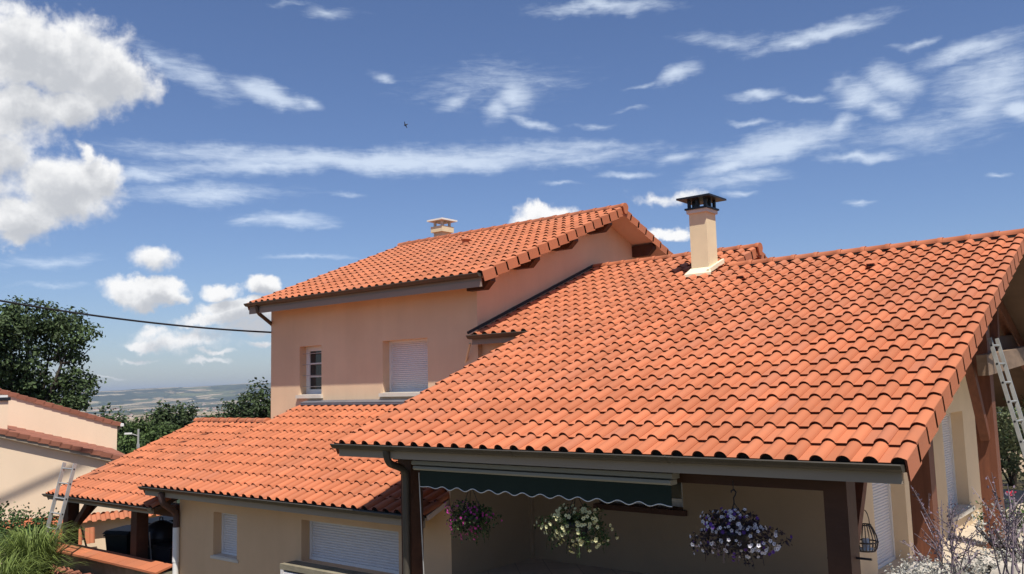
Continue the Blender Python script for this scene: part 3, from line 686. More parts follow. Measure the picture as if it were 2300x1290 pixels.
mb = MB(); mb.bar((-2.92, 15.26, zf(15.26)-.13), (-2.92, 21.5, zf(2*15.26-21.5)-.13), .16, .24); mb.build('rafter', WOOD, HOUSE)
a = atX(2214, 818, -2.66); b = atX(2330, 790, -2.66)
mb = MB(); mb.bar(a-Vector((0, .25, .02)), b+(b-a)*.2, .14, .30); mb.build('beam', WOOD_G, HOUSE)
mb = MB(); p = atX(2222, 775, -2.92); q = atX(2300, 765, -2.92); mb.bar(p, q+(q-p)*.6, .12, .26); mb.build('beam', WOOD_D, HOUSE)
mb = MB(); p = atX(2236, 795, -2.86); q = atX(2236, 700, -2.86); mb.bar(p, q+Vector((0, 0, .6)), .12, .14, (0, 1, 0)); mb.build('king_post', WOOD, HOUSE)
mb = MB(); p = atX(2256, 640, -2.95); q = atX(2304, 765, -2.95); mb.bar(p, q, .12, .30, (0, 1, 0)); mb.build('strut', WOOD_D, HOUSE)
# curved braces
def brace(p, q, bow, w_, h_, m):
    p, q, bow = Vector(p), Vector(q), Vector(bow); mb = MB(); prev = None
    for i in range(6):
        a, b = i/6, (i+1)/6
        f = lambda t: p.lerp(q, t)+bow*(4*t*(1-t))
        mb.bar(f(a), f(b)+(f(b)-f(a))*.02, w_, h_, (1, 0, 0))
    return mb.build('brace', m, HOUSE)
brace((-2.92, 15.28, -1.05), (-2.92, 13.75, zf(13.75)-.25), (0, .10, -.10), .13, .13, WOOD)
brace((-2.90, 8.58, -1.75), (-2.90, 9.35, zf(9.35)-.22), (0, .03, -.03), .10, .12, WOOD)
brace((-3.05, 8.46, -1.75), (-3.05, 8.48, -1.7), (0, 0, 0), .02, .02, WOOD_D)

# chimneys
def chimney(cx, cy, sx, sy, z0, z1, dark):
    m = CREAM_Y
    mb = MB(); mb.box((cx-sx/2, cy-sy/2, z0), (cx+sx/2, cy+sy/2, z1)); sh = mb.build('chimney', m, HOUSE)
    return sh
c0 = atY(1554, 616, 14.93); c1 = atY(1592.5, 614, 14.93); sx = c1.x-c0.x; ztop = atY(1592, 472, 14.93).z; cyf = 14.93; sy = .40
cx = (c0.x+c1.x)/2; cy = cyf+sy/2
ch = chimney(cx, cy, sx, sy, 1.5, ztop, True); ch['label'] = 'tall cream chimney with black metal cowl'
mb = MB(); mb.box((cx-sx/2-.035, cy-sy/2-.035, ztop-.02), (cx+sx/2+.035, cy+sy/2+.035, ztop+.05)); mb.build('collar', PALE, ch)
mb = MB(); zc = ztop+.05; hx, hy = sx/2+.03, sy/2+.03; mb.box((cx-hx-.03, cy-hy-.03, zc), (cx+hx+.03, cy+hy+.03, zc+.035))
for i in (-1, -.33, .33, 1):
    for j in (-1, -.33, .33, 1):
        if abs(i) == 1 or abs(j) == 1:
            if abs(i) < 1 and abs(j) < 1: continue
            if (abs(i) < 1 and i > 0) or (abs(j) < 1 and j > 0): continue
            ii = i if abs(i) == 1 else 0; jj = j if abs(j) == 1 else 0
            mb.box((cx+ii*(hx-.04)-.026, cy+jj*(hy-.04)-.026, zc+.035), (cx+ii*(hx-.04)+.026, cy+jj*(hy-.04)+.026, zc+.20))
e = .14; zt = zc+.20
for (zz, ee) in ((zt, e),): mb.box((cx-hx-ee, cy-hy-ee, zz), (cx+hx+ee, cy+hy+ee, zz+.035))
base = [(cx-hx-e, cy-hy-e, zt+.035), (cx+hx+e, cy-hy-e, zt+.035), (cx+hx+e, cy+hy+e, zt+.035), (cx-hx-e, cy+hy+e, zt+.035)]
mb.faces(base+[(cx, cy, zt+.11)], [(0, 1, 4), (1, 2, 4), (2, 3, 4), (3, 0, 4)], 0); mb.build('cowl', BLACKM, ch)
mb = MB(); zr = lambda y: ZF+.385*(y-YF)
f0 = cy-sy/2
mb.prism([(cx-sx/2-.10, f0-.12, zr(f0-.12)+.085), (cx+sx/2+.10, f0-.12, zr(f0-.12)+.085), (cx+sx/2+.02, f0-.003, zr(f0)+.155), (cx-sx/2-.02, f0-.003, zr(f0)+.155)], (0, .0, -.05))
mb.prism([(cx+sx/2+.003, f0-.10, zr(f0-.10)+.14), (cx+sx/2+.003, f0+.58, zr(f0+.58)+.14), (cx+sx/2+.003, f0+.58, zr(f0+.58)+.05), (cx+sx/2+.003, f0-.10, zr(f0-.10)+.06)], (.05, 0, 0))
mb.build('flashing', FLASH, ch)
# small one behind the top ridge
YC = rU.y+.30; c0 = atY(974.5, 530, YC); c1 = atY(993, 530, YC); sx = c1.x-c0.x; cx = (c0.x+c1.x)/2; sy = .36; cy = YC+sy/2
zk = atY(993, 520, YC).z; zk2 = atY(993, 507, YC).z; zk3 = atY(993, 495, YC).z; zk4 = atY(993, 489, YC).z
ch2 = chimney(cx, cy, sx, sy, rU.z-.6, zk, False); ch2['label'] = 'short cream chimney behind the top ridge'
mb = MB(); mb.box((cx-sx/2-.06, cy-sy/2-.06, zk), (cx+sx/2+.06, cy+sy/2+.06, zk2)); mb.build('collar', CREAM_Y, ch2)
mb = MB()
for i in (-1, 1):
    for j in (-1, 1): mb = MB(); mb.box((cx+i*sx*.42-.03, cy+j*sy*.42-.03, zk2), (cx+i*sx*.42+.03, cy+j*sy*.42+.03, zk3)); mb.build('cowl_pillar', PALE, ch2)
mb = MB(); hx, hy = sx/2+.135, sy/2+.135; mb.box((cx-hx, cy-hy, zk3), (cx+hx, cy+hy, zk3+.045)); mb.faces([(cx-hx, cy-hy, zk3+.045), (cx+hx, cy-hy, zk3+.045), (cx+hx, cy+hy, zk3+.045), (cx-hx, cy+hy, zk3+.045), (cx, cy, zk3+.12)], [(0, 1, 4), (1, 2, 4), (2, 3, 4), (3, 0, 4)]); mb.build('cap_slab', mat('white_slab', (.78, .75, .66), .8, .08, 4), ch2)

# downpipes
def pipe(pts, r, m, name='downpipe', parent=HOUSE, n=12):
    out = [Vector(pts[0])]
    for i in range(1, len(pts)-1):
        p, q, s_ = Vector(pts[i-1]), Vector(pts[i]), Vector(pts[i+1]); l = min(.12, (q-p).length*.45, (s_-q).length*.45)
        a = q+(p-q).normalized()*l; b = q+(s_-q).normalized()*l
        for k in range(6): t = k/5; out.append(a*(1-t)**2+q*(2*t*(1-t))+b*t*t)
    out.append(Vector(pts[-1])); mb = MB(); mb.tube(out, r, n); return mb.build(name, m, parent)
g0 = atY(866, 1006, YF-.02); dp = atY(912, 1150, 8.29); pipe([(g0.x, YF-.02, g0.z), (g0.x, YF+.02, g0.z-.20), (dp.x, 8.29, -1.13), (dp.x, 8.29, -2.75)], .048, ZINC)
pipe([(XU+.42, YU-.03, ZU-.06), (XU+.42, YU+.02, ZU-.22), (XWL-.07, YW+.12, ZU-.48), (XWL-.07, YW+.12, -4.2)], .045, ZINC)
pipe([(XL+.75, YL-.03, ZL-.06), (XL+.75, YL+.0, ZL-.26), (XLL-.01, YLW-.06, ZL-.50), (XLL-.01, YLW-.06, -2.62)], .06, mat('brown_pipe', (.09, .055, .05), .5, .1))
pipe([(XLL-.01, YLW-.06, -2.60), (XLL-.01, YLW-.06, -3.25)], .065, WHITE); pipe([(XLL-.01, YLW-.06, -3.25), (XLL-.01, YLW-.06, -4.1)], .058, WHITE)
q = atY(1056, 772, 12.3); q2 = atY(1044, 822, 12.55); q3 = q2+Vector((0, 0, -1.2)); pipe([q, q+(q2-q)*.9, q2, q3], .022, CREAM_Y)

# ------------------------------------------------------------------ carport at the left end
CARP = thing('carport', (-18.4, 9, -4.12), 'open timber carport with orange tiled roof at the left end of the house', 'carport')
YC0, ZC0 = 8.73, -2.225; XC = -20.62-.72*P; NC = 20
mb = MB(); roof_field(mb, Vector((XC, YC0, ZC0)), 1, [(c, r) for r in range(11) for c in range(NC)], left=[(0, r) for r in range(11)], eave=[(c, 0) for c in range(NC)])
rc = mb.build('roof', TM, CARP)
rd = Vector((0, YC0, ZC0))+v*(11*G)+w*.03
mb = MB(); ridge(mb, (-17.70, rd.y, rd.z), (XC, rd.y, rd.z)); mb.build('ridge_cap', TM, rc)
mb = MB(); roof_field(mb, Vector((XC+NC*P, 2*rd.y-YC0, ZC0)), -1, [(c, r) for r in range(4, 11) for c in range(8, NC)], left=()); mb.build('roof', TM, CARP)['label'] = 'back slope of the carport roof'
mb = MB(); deck(mb, XC+.1, XC+NC*P-.02, YC0, ZC0, 11, 1); deck(mb, -17.72, XC+.1, 2*rd.y-YC0, ZC0, 11, -1); mb.build('roof_lining', SOFFIT_D, CARP)
eave_trim(XC+.02, XC+NC*P-.05, YC0, ZC0+.018, parent=CARP, bh=.12)
for x in (-20.72, -17.62):
    mb = MB(); mb.box((x, 9.08, -4.12), (x+.24, 9.33, -2.42)); mb.build('post', WOOD_D, CARP)
mb = MB(); mb.box((-20.9, 9.10, -2.42), (-15.95, 9.30, -2.19)); mb.build('beam', WOOD_D, CARP)
def strut(p, q, m=WOOD_D, s=.12):
    mb = MB(); mb.bar(p, q, s, s, (0, 1, 0)); return mb.build('brace', m, CARP)
strut((-20.48, 9.2, -3.08), (-19.75, 9.2, -2.43)); strut((-20.60, 9.33, -2.95), (-20.60, 10.1, -2.2))
mb = MB(); mb.box((-21.3, 8.84, -4.4), (-15.93, 9.06, -3.42))
LOWW = mb.build('garden_wall', CONC); tag(LOWW, 'low mossy concrete wall with a terracotta coping in front of the carport', 'wall')
mb = MB()
for i in range(14):
    xa = -21.36+i*.39; xb = xa+.383
    mb.prism([(xa, 8.70, -3.425+random.uniform(-.003, .003)), (xa, 9.07, -3.335), (xa, 9.07, -3.30), (xa, 8.70, -3.385+random.uniform(-.003, .003))], (xb-xa, 0, 0))
mb.build('coping', TILE, LOWW)
# wheelie bins
def bin_(x, y, z, s, rz, label):
    t = thing('wheelie_bin', (x, y, z), label, 'bin', 'bins standing in the carport'); t.rotation_euler = (0, 0, rz)
    def part(name, mb, m):
        o = mb.build(name, m); o.parent = t; return o
    mb = MB(); a, b, c, d = .22*s, .25*s, .29*s, .33*s
    lo = [(-a, -b, .06), (a, -b, .06), (a, b, .06), (-a, b, .06)]; hi = [(-c, -d, .98*s), (c, -d, .98*s), (c, d, .98*s), (-c, d, .98*s)]
    mb.faces(lo+hi, [(3, 2, 1, 0), (4, 5, 6, 7), (0, 1, 5, 4), (1, 2, 6, 5), (2, 3, 7, 6), (3, 0, 4, 7)]); mb.box((-c-.02, -d-.02, .93*s), (c+.02, d+.02, .965*s)); part('body', mb, BIN)
    mb = MB(); mb.prism([(-c-.03, -d-.05, .985*s), (-c-.03, d+.03, .985*s), (-c-.03, d-.02, 1.06*s), (-c-.03, -d+.06, 1.04*s)], (2*c+.06, 0, 0)); part('lid', mb, BIN)
    for k in (-1, 1):
        mb = MB(); mb.tube([(k*a-.02*k, b+.02, .10), (k*a+.04*k, b+.02, .10)], .10, 14); part('wheel', mb, BLACKM)
    mb = MB(); mb.tube([(-c*.8, d+.06, .97*s), (c*.8, d+.06, .97*s)], .016, 8); part('handle', mb, BIN)
    return t
bin_(-19.25, 9.85, -4.12, 1.06, R(20), 'dark wheelie bin with its lid shut, left of the second carport post')
bin_(-18.75, 10.3, -4.12, 1.22, R(5), 'taller dark wheelie bin tucked behind the second carport post')
# kettle barbecue
bq = atY(362, 1185, 9.85); t = thing('barbecue', (bq.x, 9.85, -4.12), 'black round lidded barbecue standing in the carport beside the downpipe', 'barbecue')
def lpart(t, name, mb, m): o = mb.build(name, m); o.parent = t; return o
mb = MB(); mb.lathe((0, 0, 1.05), [(.02, -.28), (.22, -.22), (.34, -.06), (.35, 0)], 20); lpart(t, 'bowl', mb, BLACKM)
mb = MB(); mb.lathe((0, 0, 1.06), [(.355, 0), (.34, .12), (.26, .26), (.10, .34), (.01, .35)], 20); mb.tube([(-.07, 0, 1.40), (-.05, 0, 1.46), (.05, 0, 1.46), (.07, 0, 1.40)], .012, 6); lpart(t, 'lid', mb, BLACKM)
for k in range(3):
    a = k*2.09+.4; mb = MB(); mb.tube([(.15*math.cos(a), .15*math.sin(a), .9), (.33*math.cos(a), .33*math.sin(a), 0)], .018, 6); lpart(t, 'leg', mb, BLACKM)
mb = MB(); mb.box((.30, -.35, .05), (1.0, .3, .92)); mb.box((.28, -.37, .93), (1.02, .32, .97)); lpart(t, 'cabinet', mb, BLACKM)
def pole(name, p, q, r, m, label, cat):
    mb = MB(); mb.tube([p, q], r, 8); return tag(mb.build(name, m), label, cat)
p = atY(170, 1148, 9.75); q = atY(211, 1238, 9.75); q.z = -4.12
pole('wooden_pole', p+Vector((0, 0, .1)), q, .022, WOOD_D, 'thin dark pole leaning inside the carport next to its first post', 'pole')
p = atY(336, 1195, 9.5); q = atY(345, 1262, 9.5); q.z = -4.12
pole('grey_pole', p, q, .014, ALU, 'slim grey metal pole propped by the second carport post', 'pole')

# ladder against the carport eave
def ladder(name, top, base, side, wdt, nr, label, rail=(.028, .07), AL=None):
    AL = AL or ALU
    top, base, side = Vector(top), Vector(base), Vector(side).normalized(); d = (top-base); nrm = d.cross(side).normalized()
    t = thing(name, base, label, 'ladder')
    for k in (-1, 1):
        mb = MB(); o = side*(wdt/2*k); mb.bar(base+o, top+o, rail[0], rail[1], nrm)
        for i in range(nr):
            c = base+d*((i+.6)/nr)+o+side*(k*(rail[0]/2)); mb.tube([c, c+side*(k*.006)], .016, 8, 1)
        mb.build('rail', [AL, BLACKM], t)
    for i in range(nr):
        c = base+d*((i+.6)/nr); mb = MB(); mb.tube([c-side*(wdt/2-rail[0]/2), c+side*(wdt/2-rail[0]/2)], .016, 8); mb.build('rung', AL, t)
    for k in (-1, 1):
        mb = MB(); mb.bar(base+side*(wdt/2*k)-d.normalized()*.03, base+side*(wdt/2*k)+d.normalized()*.05, rail[0]+.015, rail[1]+.015, nrm); mb.build('foot', BLACKM, t)
    return t
tp = atY(157, 1040, 8.52); bs = tp+(atY(113, 1209, 8.15)-tp)*1.0; bs = bs+(bs-tp)*((bs.z+4.15)/(tp.z-bs.z))
ladder('ladder', tp, bs, (1, 0, 0), .50, 9, 'aluminium ladder leaning on the left corner of the carport eave')
tp = Vector((-2.52, 14.30, .47)); b1 = atX(2306, 1005, -2.15); d_ = b1-tp; bs = tp+d_*((tp.z+2.75)/(tp.z-b1.z))
ladder('ladder', tp, bs, (.06, 1, 0), .40, 12, 'aluminium ladder leaning under the gable end at the right edge', (.026, .052), ALU_D)

# ------------------------------------------------------------------ awning, baskets, lantern under the porch
YA = 8.14
aw = thing('awning', (-6.5, YA, -1.2), 'retracted awning with dark green scalloped valance under the front eave', 'awning')
za = lambda y0, y1: (atY(930, y0, YA).z, atY(1510, y1, YA).z)
xl, xr = atY(927, 1045, YA).x, atY(1512, 1078, YA).x
zt = (atY(927, 1033, YA).z+atY(1512, 1060, YA).z)/2; zm = (atY(927, 1050, YA).z+atY(1512, 1074, YA).z)/2; zn = (atY(927, 1058, YA).z+atY(1512, 1086, YA).z)/2
mb = MB(); mb.prism([(xl, YA+.05, zt), (xl, YA-.02, zt-.015), (xl, YA-.03, zm+.02), (xl, YA+.0, zm+.008), (xl, YA+.14, zm+.008), (xl, YA+.14, zt)], (xr-xl, 0, 0)); mb.build('cassette', AWN, aw)
mb = MB(); mb.prism([(xl+.05, YA+.10, zm), (xl+.05, YA-.04, zm), (xl+.05, YA-.05, zn+.02), (xl+.05, YA-.03, zn), (xl+.05, YA+.10, zn)], (xr-xl-.06, 0, 0)); mb.build('front_bar', AWN, aw)
zv = atY(1230, 1115, YA).z; vx0, vx1 = atY(945, 1090, YA).x, atY(1511, 1138, YA).x; nW = 14
mb = MB(); hm = MB(); n = nW*10; pts = []
for i in range(n+1):
    t = i/n; x = lerp(vx0, vx1, t); zz = zv+.020*math.cos(2*math.pi*nW*t*1.0+math.pi)*min(1, 8*t, 8*(1-t)+.3); pts.append((x, YA-.012+.004*math.sin(t*23), zz))
a = [(x, y, zn+.01) for x, y, z in pts]
mb.faces(a+pts, [(i, i+1, n+1+i+1, n+1+i) for i in range(n)]); mb.faces([(x, y+.004, z) for x, y, z in a+pts], [(n+1+i, n+1+i+1, i+1, i) for i in range(n)])
va = mb.build('valance', GREENC, aw); hm.tube(pts, .0055, 6); hm.build('hem', WHITEC, va)
p = atY(941, 1062, 8.25); q = atY(952, 1290, 8.25); q = p+(q-p)*1.6
pole('crank_rod', p, q, .008, ALU, 'thin pale crank rod hanging beside the left porch post', 'rod')

def flower(mb, c, nrm, r, mi=0, ci=1):
    nrm = Vector(nrm).normalized(); a = nrm.orthogonal().normalized(); b = nrm.cross(a); k0 = random.random()*6.28; n = 5; vs = [c]
    for i in range(2*n):
        an = k0+i*math.pi/n; rr = r*(1 if i % 2 == 0 else .72); vs.append(c+(a*math.cos(an)+b*math.sin(an))*rr+nrm*(r*.35))
    mb.faces(vs, [(0, 1+i, 1+(i+1) % (2*n)) for i in range(2*n)], mi, False)
    vs = [c+nrm*(r*.10)+(a*math.cos(k0+i*1.05)+b*math.sin(k0+i*1.05))*r*.22 for i in range(6)]; mb.quad(vs, ci)
def leaf(mb, c, size, rng, nrm=None, mi=0):
    n = Vector(nrm) if nrm is not None else Vector((rng.gauss(0, 1), rng.gauss(0, 1), rng.gauss(.5, .8)))
    n = n.normalized() if n.length > 1e-6 else Vector((0, 0, 1)); a = n.orthogonal().normalized(); k = rng.random()*6.28; b = n.cross(a); a, b = a*math.cos(k)+b*math.sin(k), b*math.cos(k)-a*math.sin(k)
    s = size*rng.uniform(.6, 1.25); h = n*(s*.12)
    mb.faces([c-a*s*.5, c-b*s*.30+h, c+a*s*.5, c+b*s*.30+h], [(0, 1, 2, 3)], mi)
YB_ = 8.30
def basket(px, py, rx, rz, hook, label, leafm, petal, centre, nf, nl, fr, trail, seed, second=None, top=None):
    rng = random.Random(seed); c = atY(px, py, YB_); x, z = c.x, c.z; zb = -1.10
    t = thing('hanging_basket', (x, YB_, z), label, 'hanging basket', 'flower baskets hanging under the porch beam')
    mb = MB(); mb.lathe((x, YB_, z-.02), [(.02, -.16), (.10, -.15), (.15, -.02), (.165, .03), (.15, .03), (.02, -.02)], 18); mb.build('pot', BLACKM, t)
    mb = MB(); ht = zb-.06
    for k in range(3):
        a = k*2.094+.3; mb.tube([(x+.155*math.cos(a), YB_+.155*math.sin(a), z+.03), (x, YB_, ht-.10)], .004, 5)
    mb.tube([(x, YB_, ht-.12), (x, YB_, ht-.05), (x+.02, YB_, ht-.02), (x+.028, YB_, ht+.005), (x+.01, YB_, ht+.028), (x-.018, YB_, ht+.022), (x-.026, YB_, ht)], .008, 6)
    mb.tube([(x, YB_, ht+.02), (x, YB_, zb+.06)], .005, 5)
    mb.build('hanger', BLACKM, t)
    lf = MB(); fl = MB()
    ry = min(rx, .30); f1, f2 = rng.random()*6, rng.random()*6
    def pt(lo, hi, front=0):
        d = Vector((rng.gauss(0, 1), rng.gauss(0, 1), rng.gauss(0, 1))).normalized()
        if front and rng.random() < front: d.y = -abs(d.y)
        a = math.atan2(d.z, d.x); k = (1+.22*math.sin(3*a+f1)+.15*math.sin(5*a+f2))*(lo+(hi-lo)*rng.random()**.6)
        o = Vector((d.x*rx, d.y*ry, d.z*rz))*k
        if o.z < 0: o.z -= trail*rng.random()*abs(d.z)*.8
        return o
    for i in range(nl): leaf(lf, Vector((x, YB_, z))+pt(.15, 1.05), .046, rng)
    for i in range(26):
        o = pt(.9, 1.0); o = o.normalized()*rx*.9; o.z = -abs(o.z)*.8-.02; st = Vector((x, YB_, z))+o*.7; en = st+Vector((o.x*.25, o.y*.25, -trail*rng.uniform(.4, 1.1)))
        lf.tube([st, (st+en)/2+o*.1, en], .003, 4)
        for k in range(5): leaf(lf, st.lerp(en, k/5), .04, rng)
    for i in range(nf):
        o = pt(.70, 1.08, .6)
        nrm = o.normalized()+Vector((.1, -.7, .15)); flower(fl, Vector((x, YB_, z))+o, nrm, fr*rng.uniform(.75, 1.15), 2 if (second and rng.random() < .25) else 0, 1)
    o1 = lf.build('foliage', leafm, t); o1['kind'] = 'stuff'
    o2 = fl.build('flowers', [petal, centre, second or petal], t); o2['kind'] = 'stuff'
basket(1058, 1158, .31, .16, 0, 'hanging basket of magenta flowers, nearest the left porch post', LEAF_D, PINK, PURPLE, 150, 1100, .016, .20, 3)
basket(1295, 1172, .42, .17, 0, 'hanging basket of pale yellow petunias between the two other baskets', LEAF_D, YELLOW, GREENC, 150, 900, .024, .24, 5)
basket(1652, 1192, .42, .19, 0, 'hanging basket of white and violet petunias on a long hook', LEAF_P, WHITEP, PURPLE, 190, 1500, .021, .17, 9, PURPLE)

# wicker lantern hanging behind the right porch post
lq = atY(1944, 1208, 9.25); t = thing('lantern', lq, 'round slatted wicker lantern hanging behind the right porch post', 'lantern')
mb = MB()
prof = [(.055, .13), (.075, .10), (.105, .03), (.118, -.04), (.105, -.10), (.085, -.125)]
for k in range(20):
    a = k*2*math.pi/20; mb.tube([lq+Vector((r*math.cos(a), r*math.sin(a), z)) for r, z in prof], .0045, 5)
for r, z in ((.057, .13), (.087, -.125), (.118, -.04)):
    mb.tube([lq+Vector((r*math.cos(k*.314), r*math.sin(k*.314), z)) for k in range(21)], .008, 6)
mb.build('cage', WICKER, t)
mb = MB(); mb.tube([lq+Vector((.05*math.cos(k*math.pi/8), 0, .13+.15*math.sin(k*math.pi/8))) for k in range(9)], .005, 6); mb.tube([lq+Vector((0, 0, .28)), lq+Vector((0, 0, .75))], .003, 5); mb.build('handle', WICKER, t)
mb = MB(); mb.lathe(lq, [(.01, -.12), (.075, -.12), (.075, -.105), (.035, -.10), (.035, -.01), (.005, -.01)], 14); mb.build('candle', WHITEC, t)
mb = MB(); a = atY(1925, 1248, 8.62); mb.tube([(-2.80, 8.5, a.z), (-2.66, 8.5, a.z)], .012, 6); mb.build('peg', BLACKM, HOUSE)

# ------------------------------------------------------------------ neighbour's house on the left
N0 = Vector((-27.57, 11.84, 0)); NV = Vector((-.938, .347, 0)).normalized(); NU_ = Vector((-NV.y*-1, 0, 0)); NU_ = Vector((NV.y, -NV.x, 0))
def nb(x, y, k): d = ray(x, y); return d*(((N0+NV*k).dot(NV))/d.dot(NV))
def nl(u_, k, z): return N0+NU_*u_+NV*k+Vector((0, 0, z))
def uz(p): return (p-N0).dot(NU_), p.z
NEI = thing('house', nl(-2, 3, -5), 'pale peach neighbouring house with two weathered tile verges, left edge', 'house')
FLAT = [(a, h*.3) for a, h in ROLL]; FLAT_ = FLAT; FLAT_VL = [(-.04*P, -.13), (-.04*P, .006), (.1*P, .006)]+FLAT[1:]
def wing(k0, k1, pa, pb, ext, zbot, name, g=.30, over=.35, bh=.1):
    ua, za_ = uz(pa); ub, zb_ = uz(pb); sl = (za_-zb_)/(ub-ua); z = lambda u_: zb_+(ub-u_)*sl
    u0 = ua-ext; c = 1/math.hypot(1, sl); vv = (-NU_*c+Vector((0, 0, sl*c))); uu = NV.copy(); ww = uu.cross(vv)
    n = int((ub-u0)/c/g)+1; ncol = int((k1-k0)/P)
    m = MB(); o = nl(ub, k0, zb_)-ww*.05
    sc = g/G
    global G_
    for r in range(n):
        for cc in range(ncol):
            tile(m, o+uu*(cc*P+.07)+vv*(r*g), uu, vv, ww, FLAT_VL if cc == 0 else FLAT, ln=g+.04)
    rf = m.build('roof', [TILE_OLD, LIP, DARK], NEI); rf['label'] = name
    m = MB(); a = nl(ub-.06, k0+.10, z(ub-.06)-.07); b = nl(u0, k0+.10, z(u0)-.07); dn = Vector((0, 0, -bh))
    m.prism([a, b, b+dn, a+dn], NV*(k1-k0-.1)); m.build('eave_board', FASCIA if k0 < 1 else WHITE, NEI)
    m = MB(); uw = ub-over; kk = k0+over
    m.faces([nl(uw, kk, zbot), nl(u0, kk, zbot), nl(u0, kk, z(u0)-.165), nl(uw, kk, z(uw)-.165), nl(uw, k1, zbot), nl(uw, k1, z(uw)-.165), nl(u0, k1, zbot), nl(u0, k1, z(u0)-.165)],
            [(0, 3, 2, 1), (0, 4, 5, 3), (4, 6, 7, 5), (1, 2, 7, 6)]); m.build('wall', STUCCO_N, NEI)
    return ub, zb_, z
wing(0, 7.0, nb(0, 962, 0), nb(300, 1029, 0), 4.5, -5.2, 'lower weathered roof', over=.26, bh=.20)
ub, zb_, zf2 = wing(6.0, 13, nb(0, 872, 6), nb(273, 949, 6), 5.5, -4.0, 'upper weathered roof', over=.13, bh=.09)
mb = MB(); m_ = nl(ub-.02, 6.2, zb_-.10); mb.bar(nl(ub+.03, 6.05, zb_-.10), nl(ub+.03, 12, zb_-.10), .12, .10); mb.build('gutter', WHITE, NEI)
mb = MB(); mb.tube([nl(ub+.02, 6.3, zb_-.15), nl(ub-.20, 6.42, zb_-.40), nl(ub-.22, 6.42, -4)], .05, 8); mb.build('downpipe', GREYPIPE, NEI)
p0 = nb(-14, 960, .9); p1 = nb(19, 900, .9); u0_, _ = uz(p0); u1_, z1_ = uz(p1)
mb = MB(); q = nl(u0_, .9, -1.4); e1 = NU_*(u1_-u0_); e2 = NV*.5
mb.prism([q, q+e1, q+e1+e2, q+e2], (0, 0, z1_+1.4)); chn = mb.build('chimney', STUCCO_N, NEI)
mb = MB(); q = nl(u0_-.06, .84, z1_); e1 = NU_*(u1_-u0_+.12); e2 = NV*.62; mb.prism([q, q+e1, q+e1+e2, q+e2], (0, 0, .10)); mb.build('cap', BLACKM, chn)
mb = MB(); q = nl(u0_-.02, .88, z1_+.10); e1 = NU_*(u1_-u0_+.0); e2 = NV*.5; mb.prism([q, q+e1, q+e1+e2, q+e2], (0, 0, .07)); mb.build('cap_slab', WHITE, chn)

# boundary wall with a coping of round tiles
bw = thing('boundary_wall', nl(0, -3, -4.6), 'cream boundary wall with scalloped orange tile coping behind the carport', 'wall')
mb = MB(); mb.prism([nl(-3.6, -3, -4.9), nl(6.5, -3, -4.9), nl(6.5, -3, -3.42), nl(-3.6, -3, -3.42)], NV*.2); mb.build('wall', STUCCO_N, bw)
mb = MB(); c_ = .9; vv = (NV*c_+Vector((0, 0, .43))).normalized(); uu = NU_; ww = uu.cross(vv)
for i in range(44): tile(mb, nl(-3.7+i*P, -3.24, -3.50), uu, vv, ww, ROLL, ln=.42)
for i in range(44): tile(mb, nl(6.6-i*P, -2.56, -3.50), -uu, (-NV*c_+Vector((0, 0, .43))).normalized(), (-uu).cross((-NV*c_+Vector((0, 0, .43))).normalized()), ROLL, ln=.42)
mb.build('coping', [TILE, LIP], bw)
# spare roof tiles propped on edge
for i, (px, py, lab) in enumerate(((202, 1203, 'spare orange roof tile propped up, right of the leaning pole'), (173, 1207, 'spare orange roof tile propped up beside the first carport post'), (128, 1208, 'spare orange roof tile propped up behind the ladder foot'))):
    c = nb(px, py, -3.35); mb = MB(); vv = (NV*.25+Vector((0, 0, 1))).normalized(); uu = NU_; ww = uu.cross(vv)
    tile(mb, c-vv*.21-uu*.12, uu*1.03, vv, ww, ROLL, ln=.42); mb.faces([c-vv*.2-uu*.12-ww*.02, c-vv*.2+uu*.12-ww*.02, c+vv*.2+uu*.12-ww*.02, c+vv*.2-uu*.12-ww*.02], [(0, 1, 2, 3)])
    tag(mb.build('roof_tile', [TILE, LIP]), lab, 'roof tile', 'spare roof tiles propped along the boundary wall')
# old curved tiles stacked below the low wall
rng = random.Random(4); k = 0
st = thing('tile_stack', (-18.8, 8.45, -4.2), 'untidy stack of old curved roof tiles below the terracotta coping', 'tile stack')
for r in range(4):
    for c in range(14):
        x = -20.3+c*.24+rng.uniform(-.03, .03); z = -4.15+r*.12; yy = 8.5+rng.uniform(-.05, .05); ang = rng.uniform(-.25, .25)
        m2 = MB(); n = 7
        A = [(x+.09*math.cos(math.pi*i/(n-1)+ang), yy-.2, z+.09*math.sin(math.pi*i/(n-1))) for i in range(n)]; B = [(x+.072*math.cos(math.pi*i/(n-1)+ang), yy-.2, z+.072*math.sin(math.pi*i/(n-1))) for i in range(n)]
        A2 = [(a, yy+.2, c2) for a, b, c2 in A]; B2 = [(a, yy+.2, c2) for a, b, c2 in B]
        m2.faces(A+A2, [(i, i+1, n+i+1, n+i) for i in range(n-1)], 0, True); m2.faces(B+B2, [(i, i+1, n+i+1, n+i)[::-1] for i in range(n-1)], 0, True); m2.faces(A+B, [(i, i+1, n+i+1, n+i)[::-1] for i in range(n-1)])
        m2.build('curved_tile', TILE_OLD, st); k += 1

